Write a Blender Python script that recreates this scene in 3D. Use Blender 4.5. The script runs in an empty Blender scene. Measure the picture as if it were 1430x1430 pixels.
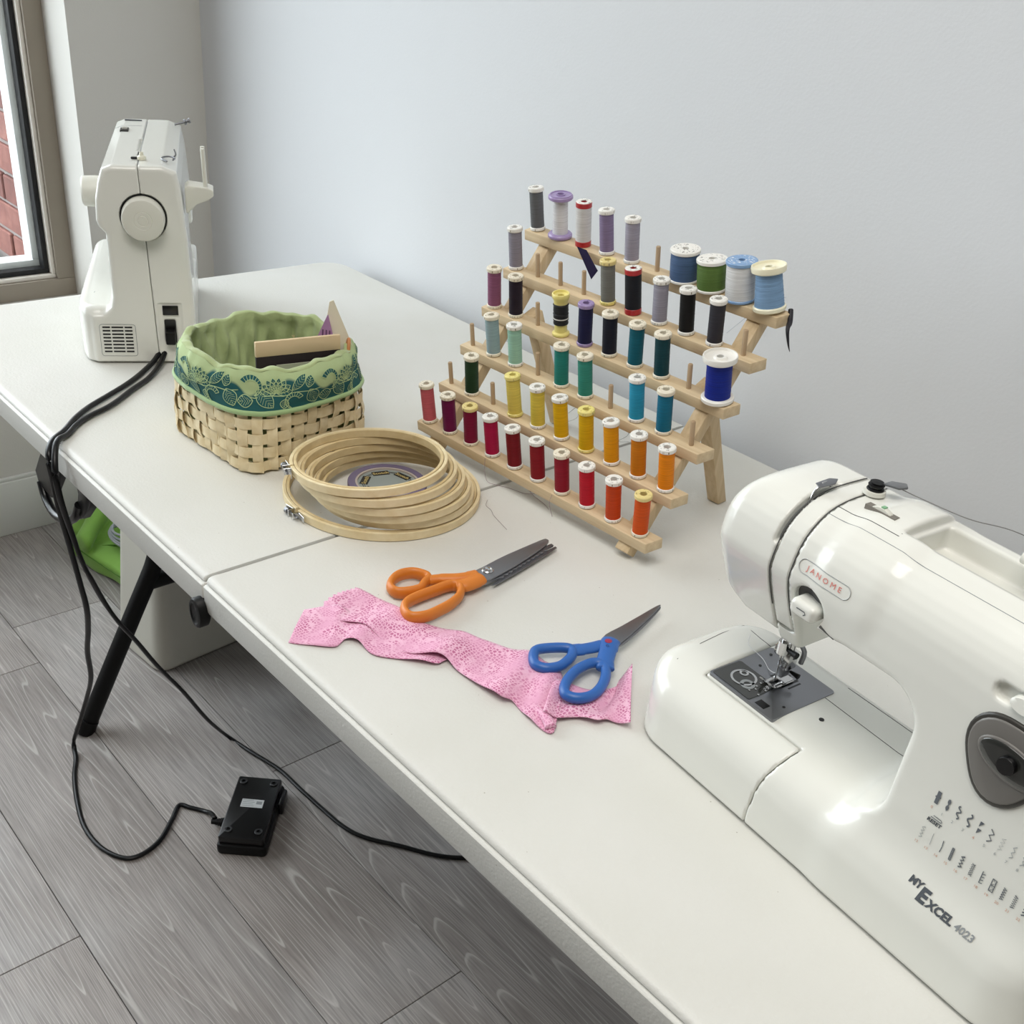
import bpy, bmesh, math, random
import numpy as np
from mathutils import Matrix, Vector
random.seed(7); rng = np.random.default_rng(7)
S = bpy.context.scene
COL = S.collection
PI = math.pi

# ------------------------------------------------------------------ camera, world, light, exposure
cd = bpy.data.cameras.new('camera'); cam = bpy.data.objects.new('camera', cd); COL.objects.link(cam)
cd.sensor_width = 36; cd.lens = 37.672; cd.shift_y = 0.0676; cd.clip_start = .02; cd.clip_end = 60
cam.matrix_world = Matrix(((0.65893845, -0.44655023, 0.60530406, 0.88913), (0.74674837, 0.2916719, -0.59774104, -0.44046),
                           (0.09037122, 0.84588439, 0.52565449, 1.352702), (0, 0, 0, 1)))
S.camera = cam
S.view_settings.view_transform = 'Standard'; S.view_settings.look = 'None'
S.view_settings.gamma = 1; S.view_settings.use_curve_mapping = False
S.view_settings.exposure = 0.6
W = bpy.data.worlds.new('world'); S.world = W; W.use_nodes = True
bg = W.node_tree.nodes['Background']; bg.inputs[0].default_value = (.90, .95, 1.0, 1); bg.inputs[1].default_value = 4.4

def area(name, loc, rot, sx, sy, power, col=(1, 1, 1), portal=False):
    l = bpy.data.lights.new(name, 'AREA'); l.shape = 'RECTANGLE'; l.size = sx; l.size_y = sy
    l.energy = power; l.color = col
    o = bpy.data.objects.new(name, l); COL.objects.link(o); o.location = loc; o.rotation_euler = rot
    if portal: l.cycles.is_portal = True
    return o
area('window_daylight', (-1.645, -.62, 1.52), (0, -PI/2, 0), 1.98, 2.3, 1, portal=True)
area('overhead_fill', (.75, -.55, 2.66), (0, 0, 0), 1.3, 1.2, 21, (1, .965, .91))  # added fill lamp overhead, lifts the upward faces

# ------------------------------------------------------------------ material helpers
def srgb(c):
    if isinstance(c, str):
        c = [int(c[i:i+2], 16)/255 for i in (0, 2, 4)]
    return tuple(((x+.055)/1.055)**2.4 if x > .04045 else x/12.92 for x in c) + (1,)
MATS = {}
def mat(name, col, rough=.5, metal=0., spec=.5, coat=0., bump=0., bscale=80., var=0., vscale=6., trans=0., sheen=0.):
    if name in MATS: return MATS[name]
    m = bpy.data.materials.new(name); m.use_nodes = True; nt = m.node_tree; N = nt.nodes; L = nt.links
    b = N['Principled BSDF']; b.inputs['Base Color'].default_value = srgb(col)
    b.inputs['Roughness'].default_value = rough; b.inputs['Metallic'].default_value = metal
    b.inputs['Specular IOR Level'].default_value = spec; b.inputs['Coat Weight'].default_value = coat
    b.inputs['Transmission Weight'].default_value = trans; b.inputs['Sheen Weight'].default_value = sheen
    tc = N.new('ShaderNodeTexCoord')
    if bump:
        n = N.new('ShaderNodeTexNoise'); n.inputs['Scale'].default_value = bscale; n.inputs['Detail'].default_value = 3
        L.new(tc.outputs['Object'], n.inputs['Vector'])
        bp = N.new('ShaderNodeBump'); bp.inputs['Strength'].default_value = bump; bp.inputs['Distance'].default_value = .002
        L.new(n.outputs['Fac'], bp.inputs['Height']); L.new(bp.outputs[0], b.inputs['Normal'])
    if var:
        n = N.new('ShaderNodeTexNoise'); n.inputs['Scale'].default_value = vscale; n.inputs['Detail'].default_value = 4
        L.new(tc.outputs['Object'], n.inputs['Vector'])
        hs = N.new('ShaderNodeHueSaturation'); hs.inputs['Color'].default_value = srgb(col)
        mr = N.new('ShaderNodeMapRange'); mr.inputs[1].default_value = .3; mr.inputs[2].default_value = .7
        mr.inputs[3].default_value = 1-var; mr.inputs[4].default_value = 1+var
        L.new(n.outputs['Fac'], mr.inputs[0]); L.new(mr.outputs[0], hs.inputs['Value']); L.new(hs.outputs[0], b.inputs['Base Color'])
    MATS[name] = m
    return m

def nodes(name):
    m = bpy.data.materials.new(name); m.use_nodes = True
    N = m.node_tree.nodes; L = m.node_tree.links; MATS[name] = m
    return m, N, L, N['Principled BSDF']
def ramp(N, stops, interp='LINEAR'):
    r = N.new('ShaderNodeValToRGB'); cr = r.color_ramp; cr.interpolation = interp
    while len(cr.elements) > 1: cr.elements.remove(cr.elements[-1])
    cr.elements[0].position = stops[0][0]; cr.elements[0].color = srgb(stops[0][1])
    for p, c in stops[1:]:
        e = cr.elements.new(p); e.color = srgb(c)
    return r
def math_n(N, L, op, a, b=None):
    n = N.new('ShaderNodeMath'); n.operation = op
    for i, v in ((0, a), (1, b)):
        if v is None: continue
        if isinstance(v, (int, float)): n.inputs[i].default_value = v
        else: L.new(v, n.inputs[i])
    return n.outputs[0]

# ------------------------------------------------------------------ mesh helpers
class MB:
    def __init__(s): s.v = []; s.f = []
    def add(s, vs, fs):
        o = len(s.v); s.v.extend([tuple(map(float, p)) for p in vs]); s.f.extend([tuple(int(i)+o for i in f) for f in fs]); return s
    def box(s, lo, hi, M=None):
        x0, y0, z0 = lo; x1, y1, z1 = hi
        vs = [(x0,y0,z0),(x1,y0,z0),(x1,y1,z0),(x0,y1,z0),(x0,y0,z1),(x1,y0,z1),(x1,y1,z1),(x0,y1,z1)]
        if M is not None: vs = [tuple(M @ Vector(p)) for p in vs]
        return s.add(vs, [(0,3,2,1),(4,5,6,7),(0,1,5,4),(1,2,6,5),(2,3,7,6),(3,0,4,7)])
    def lathe(s, prof, n=32, M=None, closed=False):
        vs = []; fs = []; m = len(prof)
        for i in range(n):
            a = 2*PI*i/n
            for r, z in prof: vs.append((r*math.cos(a), r*math.sin(a), z))
        for i in range(n):
            j = (i+1) % n
            for k in range(m if closed else m-1):
                k2 = (k+1) % m
                fs.append((i*m+k, j*m+k, j*m+k2, i*m+k2))
        if not closed:
            if prof[0][0] > 1e-6: fs.append(tuple(i*m for i in range(n))[::-1])
            if prof[-1][0] > 1e-6: fs.append(tuple(i*m+m-1 for i in range(n)))
        if M is not None: vs = [tuple(M @ Vector(p)) for p in vs]
        return s.add(vs, fs)
    def tube(s, pts, r, n=8, closed=False, caps=True, rz=None, up=(0, 0, 1)):
        P = [Vector(p) for p in pts]; m = len(P); R = r if isinstance(r, (list, tuple)) else [r]*m
        vs = []; fs = []; prev = None
        for i, p in enumerate(P):
            a = P[(i-1) % m] if (i > 0 or closed) else p; b = P[(i+1) % m] if (i < m-1 or closed) else p
            t = (b-a).normalized()
            if rz is not None:
                u = Vector(up); x = t.cross(u)
                if x.length < 1e-5: x = Vector((1, 0, 0))
                x.normalize(); y = x.cross(t).normalized(); 
            else:
                if prev is None:
                    u = Vector((0, 0, 1)) if abs(t.z) < .9 else Vector((1, 0, 0)); x = t.cross(u).normalized()
                else:
                    x = prev - t*prev.dot(t); x.normalize()
                prev = x; y = x.cross(t).normalized()
            for k in range(n):
                q = 2*PI*k/n; ry = rz if rz is not None else R[i]
                vs.append(tuple(p + x*(R[i]*math.cos(q)) + y*(ry*math.sin(q))))
        for i in range(m if closed else m-1):
            j = (i+1) % m
            for k in range(n):
                l = (k+1) % n; fs.append((i*n+k, i*n+l, j*n+l, j*n+k))
        if caps and not closed:
            fs.append(tuple(range(n))[::-1]); fs.append(tuple((m-1)*n+k for k in range(n)))
        return s.add(vs, fs)
    def prism(s, poly, z0, z1, M=None):
        n = len(poly)
        ar = sum(poly[i][0]*poly[(i+1)%n][1]-poly[(i+1)%n][0]*poly[i][1] for i in range(n))
        if ar < 0: poly = poly[::-1]
        vs = [(x, y, z0) for x, y in poly]+[(x, y, z1) for x, y in poly]
        fs = [tuple(range(n))[::-1], tuple(range(n, 2*n))]+[(i, (i+1)%n, n+(i+1)%n, n+i) for i in range(n)]
        if M is not None: vs = [tuple(M @ Vector(p)) for p in vs]
        return s.add(vs, fs)
    def mesh(s, name, smooth=None):
        me = bpy.data.meshes.new(name); me.from_pydata(s.v, [], s.f); me.update()
        if smooth: smooth_mesh(me, smooth)
        return me
    def build(s, name, m, parent=None, smooth=None, bevel=0, seg=2):
        me = s.mesh(name)
        if bevel:
            bm = bmesh.new(); bm.from_mesh(me)
            es = [e for e in bm.edges if len(e.link_faces) == 2 and e.calc_face_angle(0) > .6]
            bmesh.ops.bevel(bm, geom=es, offset=bevel, segments=seg, affect='EDGES', profile=.5, clamp_overlap=True)
            bm.to_mesh(me); bm.free(); smooth = smooth or 35
        if smooth: smooth_mesh(me, smooth)
        return obj(name, me, m, parent)
def smooth_mesh(me, ang=35):
    me.polygons.foreach_set('use_smooth', [True]*len(me.polygons))
    if ang < 179: me.set_sharp_from_angle(angle=math.radians(ang))
def obj(name, me, m, parent=None):
    o = bpy.data.objects.new(name, me); COL.objects.link(o)
    if m and not me.materials: me.materials.append(m)
    if parent: o.parent = parent
    return o
def tag(o, label=None, cat=None, group=None, kind=None):
    if label: o['label'] = label
    if cat: o['category'] = cat
    if group: o['group'] = group
    if kind: o['kind'] = kind
    return o
def thing(name, label, cat, loc=(0, 0, 0), rot=(0, 0, 0), group=None, kind=None):
    o = bpy.data.objects.new(name, None); COL.objects.link(o); o.empty_display_size = .05
    o.location = loc; o.rotation_euler = rot
    return tag(o, label, cat, group, kind)
def spline(pts, per=6, closed=False):
    P = np.array(pts, float); n = len(P); out = []
    rngs = range(n) if closed else range(n-1)
    for i in rngs:
        if closed: p0, p1, p2, p3 = P[(i-1)%n], P[i], P[(i+1)%n], P[(i+2)%n]
        else: p0, p1, p2, p3 = P[max(i-1, 0)], P[i], P[i+1], P[min(i+2, n-1)]
        for k in range(per):
            t = k/per
            out.append(.5*((2*p1)+(-p0+p2)*t+(2*p0-5*p1+4*p2-p3)*t*t+(-p0+3*p1-3*p2+p3)*t**3))
    if not closed: out.append(P[-1])
    return [tuple(map(float, q)) for q in out]
def text_mesh(txt, size, align='LEFT', bold=0., shear=0.):
    c = bpy.data.curves.new('t', 'FONT'); c.body = txt; c.size = size; c.align_x = align; c.resolution_u = 2
    c.offset = bold; c.shear = shear; c.fill_mode = 'FRONT'
    o = bpy.data.objects.new('t', c); COL.objects.link(o)
    dg = bpy.context.evaluated_depsgraph_get(); dg.update()
    me = bpy.data.meshes.new_from_object(o.evaluated_get(dg))
    v = [tuple(q.co) for q in me.vertices]; f = [tuple(p.vertices) for p in me.polygons]
    bpy.data.objects.remove(o); bpy.data.curves.remove(c); bpy.data.meshes.remove(me)
    return v, f

# ---- signed distance modelling (numpy) for moulded plastic
def smin(a, b, k):
    h = np.clip(.5+.5*(b-a)/k, 0, 1); return b*(1-h)+a*h-k*h*(1-h)
def smax(a, b, k): return -smin(-a, -b, k)
def sd_poly(x, y, poly):
    P = np.array(poly, float); n = len(P); d = np.full(x.shape, 1e9); s = np.ones(x.shape)
    for i in range(n):
        a = P[i]; b = P[i-1]; e = b-a; wx = x-a[0]; wy = y-a[1]
        t = np.clip((wx*e[0]+wy*e[1])/(e@e), 0, 1)
        d = np.minimum(d, (wx-e[0]*t)**2+(wy-e[1]*t)**2)
        c1 = y >= a[1]; c2 = y < b[1]; c3 = e[0]*wy > e[1]*wx
        fl = (c1 & c2 & c3) | (~c1 & ~c2 & ~c3); s = np.where(fl, -s, s)
    return s*np.sqrt(d)
def sd_box2(x, y, x0, x1, y0, y1, r):
    qx = np.abs(x-(x0+x1)/2)-(x1-x0)/2+r; qy = np.abs(y-(y0+y1)/2)-(y1-y0)/2+r
    return np.hypot(np.maximum(qx, 0), np.maximum(qy, 0))+np.minimum(np.maximum(qx, qy), 0)-r
def ext(d2, w, w0, w1, r):
    a = d2+r; b = np.abs(w-(w0+w1)/2)-(w1-w0)/2+r
    return np.hypot(np.maximum(a, 0), np.maximum(b, 0))+np.minimum(np.maximum(a, b), 0)-r
def surfnet(F, lo, hi, h, proj=2):
    lo = np.array(lo)-h*1.5; hi = np.array(hi)+h*1.5
    n = np.ceil((hi-lo)/h).astype(int)+1
    ax = [lo[i]+h*np.arange(n[i]) for i in range(3)]
    V = np.empty(n, np.float32)
    for i in range(n[0]):
        Y, Z = np.meshgrid(ax[1], ax[2], indexing='ij')
        V[i] = F(np.full(Y.shape, ax[0][i]), Y, Z)
    s = V < 0
    c = [s[i:n[0]-1+i, j:n[1]-1+j, k:n[2]-1+k] for i in (0, 1) for j in (0, 1) for k in (0, 1)]
    cnt = sum(q.astype(np.int8) for q in c); act = (cnt > 0) & (cnt < 8)
    idx = -np.ones(act.shape, np.int64); ijk = np.argwhere(act); idx[act] = np.arange(len(ijk))
    acc = np.zeros((len(ijk), 3)); num = np.zeros(len(ijk))
    I, J, K = ijk.T
    cor = {(i, j, k): V[I+i, J+j, K+k] for i in (0, 1) for j in (0, 1) for k in (0, 1)}
    for a in range(3):
        for p in (0, 1):
            for q in (0, 1):
                o0 = [p, q]; o0.insert(a, 0); o1 = [p, q]; o1.insert(a, 1)
                va = cor[tuple(o0)]; vb = cor[tuple(o1)]; m = (va < 0) != (vb < 0)
                t = np.where(m, va/np.where(va == vb, 1, va-vb), 0)
                pt = np.zeros((len(ijk), 3)); pt[:, :] = o0; pt[:, a] = t
                acc[m] += pt[m]; num[m] += 1
    P = lo+h*(ijk+acc/num[:, None])
    for _ in range(proj):
        e = h*.25; x, y, z = P.T; f0 = F(x, y, z)
        g = np.stack([F(x+e, y, z)-F(x-e, y, z), F(x, y+e, z)-F(x, y-e, z), F(x, y, z+e)-F(x, y, z-e)], 1)/(2*e)
        l2 = np.maximum((g*g).sum(1), .2); st = -(f0/l2)[:, None]*g
        ln = np.linalg.norm(st, axis=1); st *= np.minimum(1, .6*h/np.maximum(ln, 1e-9))[:, None]; P = P+st
    quads = []
    for a in range(3):
        b, cc = (a+1) % 3, (a+2) % 3
        sl0 = [slice(None)]*3; sl1 = [slice(None)]*3; sl0[a] = slice(0, -1); sl1[a] = slice(1, None)
        A = s[tuple(sl0)]; B = s[tuple(sl1)]; m = np.argwhere(A != B)
        m = m[(m[:, b] > 0) & (m[:, cc] > 0) & (m[:, b] < n[b]-1) & (m[:, cc] < n[cc]-1)]
        def at(db, dc):
            q = m.copy(); q[:, b] -= db; q[:, cc] -= dc; return idx[tuple(q.T)]
        Q = np.stack([at(1, 1), at(0, 1), at(0, 0), at(1, 0)], 1)
        fl = ~A[tuple(m.T)]; Q[fl] = Q[fl][:, ::-1]; quads.append(Q)
    Q = np.concatenate(quads)
    return P, Q
def sdf_obj(name, F, lo, hi, h, m, parent, proj=2, sharp=180):
    P, Q = surfnet(F, lo, hi, h, proj)
    me = bpy.data.meshes.new(name); me.vertices.add(len(P)); me.vertices.foreach_set('co', P.astype(np.float32).ravel())
    me.loops.add(Q.size); me.loops.foreach_set('vertex_index', Q.astype(np.int32).ravel())
    me.polygons.add(len(Q)); me.polygons.foreach_set('loop_start', np.arange(0, Q.size, 4, dtype=np.int32))
    me.update(calc_edges=True); me.validate()
    smooth_mesh(me, sharp)
    return obj(name, me, m, parent)
def march(F, P, d, n=110, off=0.):
    P = np.array(P, float); d = np.array(d, float)
    for _ in range(n):
        f = F(P[:, 0], P[:, 1], P[:, 2]); P += np.clip(f-off, -.01, .01)[:, None]*d*.9
        if np.abs(f-off).max() < 2e-5: break
    return P

# ------------------------------------------------------------------ materials
def plank_material():
    m, N, L, b = nodes('grey_oak_laminate')
    tc = N.new('ShaderNodeTexCoord'); oi = N.new('ShaderNodeObjectInfo')
    off = N.new('ShaderNodeVectorMath'); off.operation = 'MULTIPLY_ADD'
    cmb = N.new('ShaderNodeCombineXYZ'); L.new(oi.outputs['Random'], cmb.inputs[0]); L.new(oi.outputs['Random'], cmb.inputs[1]); L.new(oi.outputs['Random'], cmb.inputs[2])
    L.new(cmb.outputs[0], off.inputs[0]); off.inputs[1].default_value = (37, 11, 53); L.new(tc.outputs['Object'], off.inputs[2])
    mp = N.new('ShaderNodeMapping'); mp.inputs['Scale'].default_value = (.32, 8.5, 1); L.new(off.outputs[0], mp.inputs[0])
    n1 = N.new('ShaderNodeTexNoise'); n1.inputs['Scale'].default_value = 1.35; n1.inputs['Detail'].default_value = .6; L.new(mp.outputs[0], n1.inputs['Vector'])
    # contour lines of a stretched noise = cathedral grain
    t = math_n(N, L, 'MULTIPLY', n1.outputs['Fac'], 48)
    fr = math_n(N, L, 'FRACT', t)
    line = ramp(N, [(0, '1a1a1a'), (.70, '202020'), (.86, '707070'), (.92, 'd0d0d0'), (.96, 'd0d0d0'), (1, '1a1a1a')])
    L.new(fr, line.inputs[0])
    mp2 = N.new('ShaderNodeMapping'); mp2.inputs['Scale'].default_value = (14, 330, 1); L.new(off.outputs[0], mp2.inputs[0])
    n2 = N.new('ShaderNodeTexNoise'); n2.inputs['Scale'].default_value = 1; n2.inputs['Detail'].default_value = 3; L.new(mp2.outputs[0], n2.inputs['Vector'])
    n3 = N.new('ShaderNodeTexNoise'); n3.inputs['Scale'].default_value = 3.2; n3.inputs['Detail'].default_value = 3; L.new(off.outputs[0], n3.inputs['Vector'])
    base = ramp(N, [(.3, '9a928d'), (.5, 'aca5a1'), (.7, 'bfbbb9')]); L.new(n3.outputs['Fac'], base.inputs[0])
    fine = ramp(N, [(.3, '8f8f8f'), (.7, 'ffffff')]); L.new(n2.outputs['Fac'], fine.inputs[0])
    m1 = N.new('ShaderNodeMix'); m1.data_type = 'RGBA'; m1.blend_type = 'MULTIPLY'; m1.inputs[0].default_value = .5
    L.new(base.outputs[0], m1.inputs[6]); L.new(fine.outputs[0], m1.inputs[7])
    m2 = N.new('ShaderNodeMix'); m2.data_type = 'RGBA'; m2.blend_type = 'MIX'
    L.new(m1.outputs[2], m2.inputs[6]); m2.inputs[7].default_value = srgb('d6d2ce')
    lw = math_n(N, L, 'MULTIPLY', line.outputs[0], .80); L.new(lw, m2.inputs[0])
    hs = N.new('ShaderNodeHueSaturation'); v = N.new('ShaderNodeMapRange'); v.inputs[3].default_value = .86; v.inputs[4].default_value = 1.08
    L.new(oi.outputs['Random'], v.inputs[0]); L.new(v.outputs[0], hs.inputs['Value']); L.new(m2.outputs[2], hs.inputs['Color'])
    L.new(hs.outputs[0], b.inputs['Base Color']); b.inputs['Roughness'].default_value = .42; b.inputs['Specular IOR Level'].default_value = .4
    bp = N.new('ShaderNodeBump'); bp.inputs['Strength'].default_value = .25; bp.inputs['Distance'].default_value = .001
    L.new(n2.outputs['Fac'], bp.inputs['Height']); L.new(bp.outputs[0], b.inputs['Normal'])
    return m
def table_material():
    m, N, L, b = nodes('speckled_table_plastic')
    tc = N.new('ShaderNodeTexCoord')
    vo = N.new('ShaderNodeTexVoronoi'); vo.inputs['Scale'].default_value = 42; L.new(tc.outputs['Object'], vo.inputs['Vector'])
    sp = ramp(N, [(0, '000000'), (.018, '000000'), (.035, 'ffffff')]); L.new(vo.outputs['Distance'], sp.inputs[0])
    n = N.new('ShaderNodeTexNoise'); n.inputs['Scale'].default_value = 5; n.inputs['Detail'].default_value = 3; L.new(tc.outputs['Object'], n.inputs['Vector'])
    base = ramp(N, [(.3, 'd2d1ca'), (.7, 'dad9d4')]); L.new(n.outputs['Fac'], base.inputs[0])
    mx = N.new('ShaderNodeMix'); mx.data_type = 'RGBA'; mx.inputs[6].default_value = srgb('aaa69a')
    L.new(sp.outputs[0], mx.inputs[0]); L.new(base.outputs[0], mx.inputs[7]); L.new(mx.outputs[2], b.inputs['Base Color'])
    n2 = N.new('ShaderNodeTexNoise'); n2.inputs['Scale'].default_value = 340; n2.inputs['Detail'].default_value = 2; L.new(tc.outputs['Object'], n2.inputs['Vector'])
    bp = N.new('ShaderNodeBump'); bp.inputs['Strength'].default_value = .38; bp.inputs['Distance'].default_value = .0009
    L.new(n2.outputs['Fac'], bp.inputs['Height']); L.new(bp.outputs[0], b.inputs['Normal'])
    b.inputs['Roughness'].default_value = .45; b.inputs['Specular IOR Level'].default_value = .45
    return m
def wood_material(name, c0, c1, sx=8, sy=160, axis='x'):
    m, N, L, b = nodes(name)
    tc = N.new('ShaderNodeTexCoord'); mp = N.new('ShaderNodeMapping')
    mp.inputs['Scale'].default_value = {'x': (sx, sy, sy), 'y': (sy, sx, sy), 'z': (sy, sy, sx)}[axis]
    L.new(tc.outputs['Object'], mp.inputs[0])
    n = N.new('ShaderNodeTexNoise'); n.inputs['Scale'].default_value = 1; n.inputs['Detail'].default_value = 3; L.new(mp.outputs[0], n.inputs['Vector'])
    r = ramp(N, [(.3, c0), (.7, c1)]); L.new(n.outputs['Fac'], r.inputs[0]); L.new(r.outputs[0], b.inputs['Base Color'])
    b.inputs['Roughness'].default_value = .55
    bp = N.new('ShaderNodeBump'); bp.inputs['Strength'].default_value = .15; bp.inputs['Distance'].default_value = .0006
    L.new(n.outputs['Fac'], bp.inputs['Height']); L.new(bp.outputs[0], b.inputs['Normal'])
    return m
M_plank = plank_material(); M_table = table_material()
M_apron = mat('table_apron', 'd8d7d2', .4, bump=.1, bscale=300)
M_wall = mat('wall_paint', 'd3d5d8', .75, bump=.12, bscale=260)
M_wall_dim = mat('wall_paint_shaded', 'd3d1cb', .75, bump=.12, bscale=260)  # copy of the wall paint, shade of the window wall toned into it
M_far = mat('wall_far_dimmed', '8f8d88', .8)  # unseen right and front walls, greyed down to cut bounce light
M_ceil = mat('ceiling_paint', 'ecebe7', .8)
M_base = mat('baseboard_paint', 'dcdcd8', .45)
M_white = mat('machine_plastic', 'e2e2db', .22, coat=.35, spec=.5)
M_white2 = mat('machine_plastic_matte', 'dbdad0', .4)
M_cream = mat('cream_plastic', 'e2dfcb', .35)
M_seam = mat('seam_dark', '4b4b4a', .6)
M_black = mat('black_plastic', '08080a', .3)
M_blackm = mat('black_rubber', '09090a', .5, spec=.3)
M_leg = mat('black_powder_coat', '060607', .5, spec=.3, bump=.1, bscale=400)
M_chrome = mat('chrome', 'c9c9c9', .16, metal=1.)
M_steel = mat('brushed_steel', '85868a', .34, metal=.85, bump=.05, bscale=200)
M_plate = mat('needle_plate_steel', '8b8d92', .3, metal=.9)
M_darksteel = mat('dark_blade_steel', '8e8f94', .34, metal=.85)
M_grey = mat('dial_grey', '6c6965', .35)
M_dgrey = mat('dial_dark', '35332f', .35)
M_print = mat('print_dark', '4c5157', .6)
M_printL = mat('print_grey', '8d9193', .6)
M_red = mat('print_red', 'd7766c', .6)
M_smoke = mat('smoked_cover', '2c2d2b', .12, coat=.4)
M_orange = mat('orange_handle', 'd37a26', .42)
M_blue = mat('blue_handle', '2b61ab', .38)
M_slat = wood_material('rack_wood', 'c9b18d', 'dbc6a3')
M_slatz = wood_material('rack_leg_wood', 'c2a982', 'd5be9a', axis='z')
M_pin = wood_material('dowel_wood', 'a58b6c', 'b89f80', axis='z')
M_hoop = wood_material('hoop_wood', 'ddc89b', 'ebdbb5', 60, 60)
M_hoopin = wood_material('hoop_wood_inner', 'cdb585', 'dcc79b', 60, 60)
M_strip = wood_material('basket_strip', 'dfcba0', 'ecdcb8', 90, 90)
M_binp = mat('bin_plastic', 'd3d0c4', .4)
M_lime = mat('lime_fabric', '7fae44', .75, sheen=.2, bump=.3, bscale=60, var=.08)
M_ribbon = mat('ribbon_purple', '160b30', .8, spec=.2)
M_thread = mat('loose_thread', '8d8683', .7)

# ------------------------------------------------------------------ the setting
TZ = .74
WX, WY = -1.5, .795           # window wall plane, back wall plane
def slab(name, lo, hi, m, parent=None, kind='structure', bevel=0):
    o = MB().box(lo, hi).build(name, m, parent, bevel=bevel)
    if not parent: o['kind'] = kind
    return o
fl = thing('floor', None, None, kind='structure')
slab('subfloor', (WX-.1, -3.6, -.05), (3.6, WY+.1, -.009), mat('subfloor', '2e2a27', .9), fl)
full = MB().box((0, 0, -.009), (1.2308, .2063, 0)).build('plank', M_plank, fl, bevel=.0007, seg=1)
full_me = full.data; bpy.data.objects.remove(full)
rowoff = {0: -.963, 1: -1.108, -1: -.272, 2: -.418}
for k in range(-18, 4):
    y0 = -.1175+.2075*k
    x = rowoff.get(k, random.uniform(-1.3, -.1)); 
    while x > WX: x -= 1.232
    while x < 3.5:
        a, b_ = max(x, WX), min(x+1.232, 3.55)
        y1 = min(y0+.2063, WY)
        if b_-a > .01 and y1-y0 > .01:
            if a == x and b_ == x+1.232 and y1 == y0+.2063:
                o = obj('plank', full_me, M_plank, fl); o.location = (x, y0, 0)
            else:
                o = MB().box((a-x, 0, -.009), (b_-x-.0012, y1-y0, 0)).build('plank', M_plank, fl, bevel=.0007, seg=1); o.location = (x, y0, 0)
        x += 1.232
slab('wall_back', (WX-.12, WY, 0), (3.6, WY+.12, 2.7), M_wall)
slab('wall_right', (3.5, -3.6, 0), (3.62, WY, 2.7), M_far)
slab('ceiling', (WX-.12, -3.7, 2.7), (3.62, WY+.12, 2.8), M_ceil)
wl = thing('wall_left', None, None, kind='structure')
OY0, OY1, OZ0, OZ1 = -1.75, .503, .505, 2.5
slab('wall_section', (WX-.17, OY1, 0), (WX, WY, 2.7), M_wall_dim, wl)
slab('wall_section', (WX-.17, -3.6, 0), (WX, OY1, OZ0), M_wall_dim, wl)
slab('wall_section', (WX-.17, -3.6, OZ1), (WX, OY1, 2.7), M_wall, wl)
slab('wall_section', (WX-.17, -3.6, OZ0), (WX, OY0, OZ1), M_wall, wl)
wf = thing('wall_front', None, None, kind='structure')
slab('wall_section', (WX, -3.6, 0), (3.5, -3.5, 2.7), M_far, wf)

def baseboard(name, lo, hi, n):
    # n: inward normal axis
    o = MB().box(lo, hi).build(name, M_base, bevel=.003); o['kind'] = 'structure'; return o
bbl = baseboard('baseboard_left', (WX, -3.5, 0), (WX+.014, WY, .135), 0)
cap = MB().box((0, -3.5, .135), (.010, WY, .144)).build('baseboard_cap', M_base, bbl, bevel=.003); cap.location = (WX, 0, 0)
baseboard('baseboard_back', (WX+.015, WY-.014, 0), (3.5, WY, .135), 1)

# window: tan frame, pale stop, black gasket, glass, outer frame
M_tan = mat('window_frame_tan', '958c7f', .5); M_alu = mat('window_stop', 'e6e1d8', .35)
M_gask = mat('window_gasket', '131416', .6); M_outer = mat('window_outer_frame', 'eceeed', .4)
def glass_material():
    m = bpy.data.materials.new('window_glass'); m.use_nodes = True; N = m.node_tree.nodes; L = m.node_tree.links
    N.remove(N['Principled BSDF']); out = N['Material Output']
    tr = N.new('ShaderNodeBsdfTransparent'); tr.inputs[0].default_value = (.97, .985, .98, 1)
    gl = N.new('ShaderNodeBsdfGlossy'); gl.inputs['Roughness'].default_value = .02
    lw = N.new('ShaderNodeLayerWeight'); lw.inputs[0].default_value = .5; pw = math_n(N, L, 'POWER', lw.outputs['Facing'], 5.0); sc_ = math_n(N, L, 'MULTIPLY', pw, .9); fr = N.new('ShaderNodeMath'); fr.inputs[1].default_value = .04; L.new(sc_, fr.inputs[0]); mx = N.new('ShaderNodeMixShader')
    L.new(fr.outputs[0], mx.inputs[0]); L.new(tr.outputs[0], mx.inputs[1]); L.new(gl.outputs[0], mx.inputs[2]); L.new(mx.outputs[0], out.inputs[0])
    return m
M_glass = glass_material()
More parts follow.
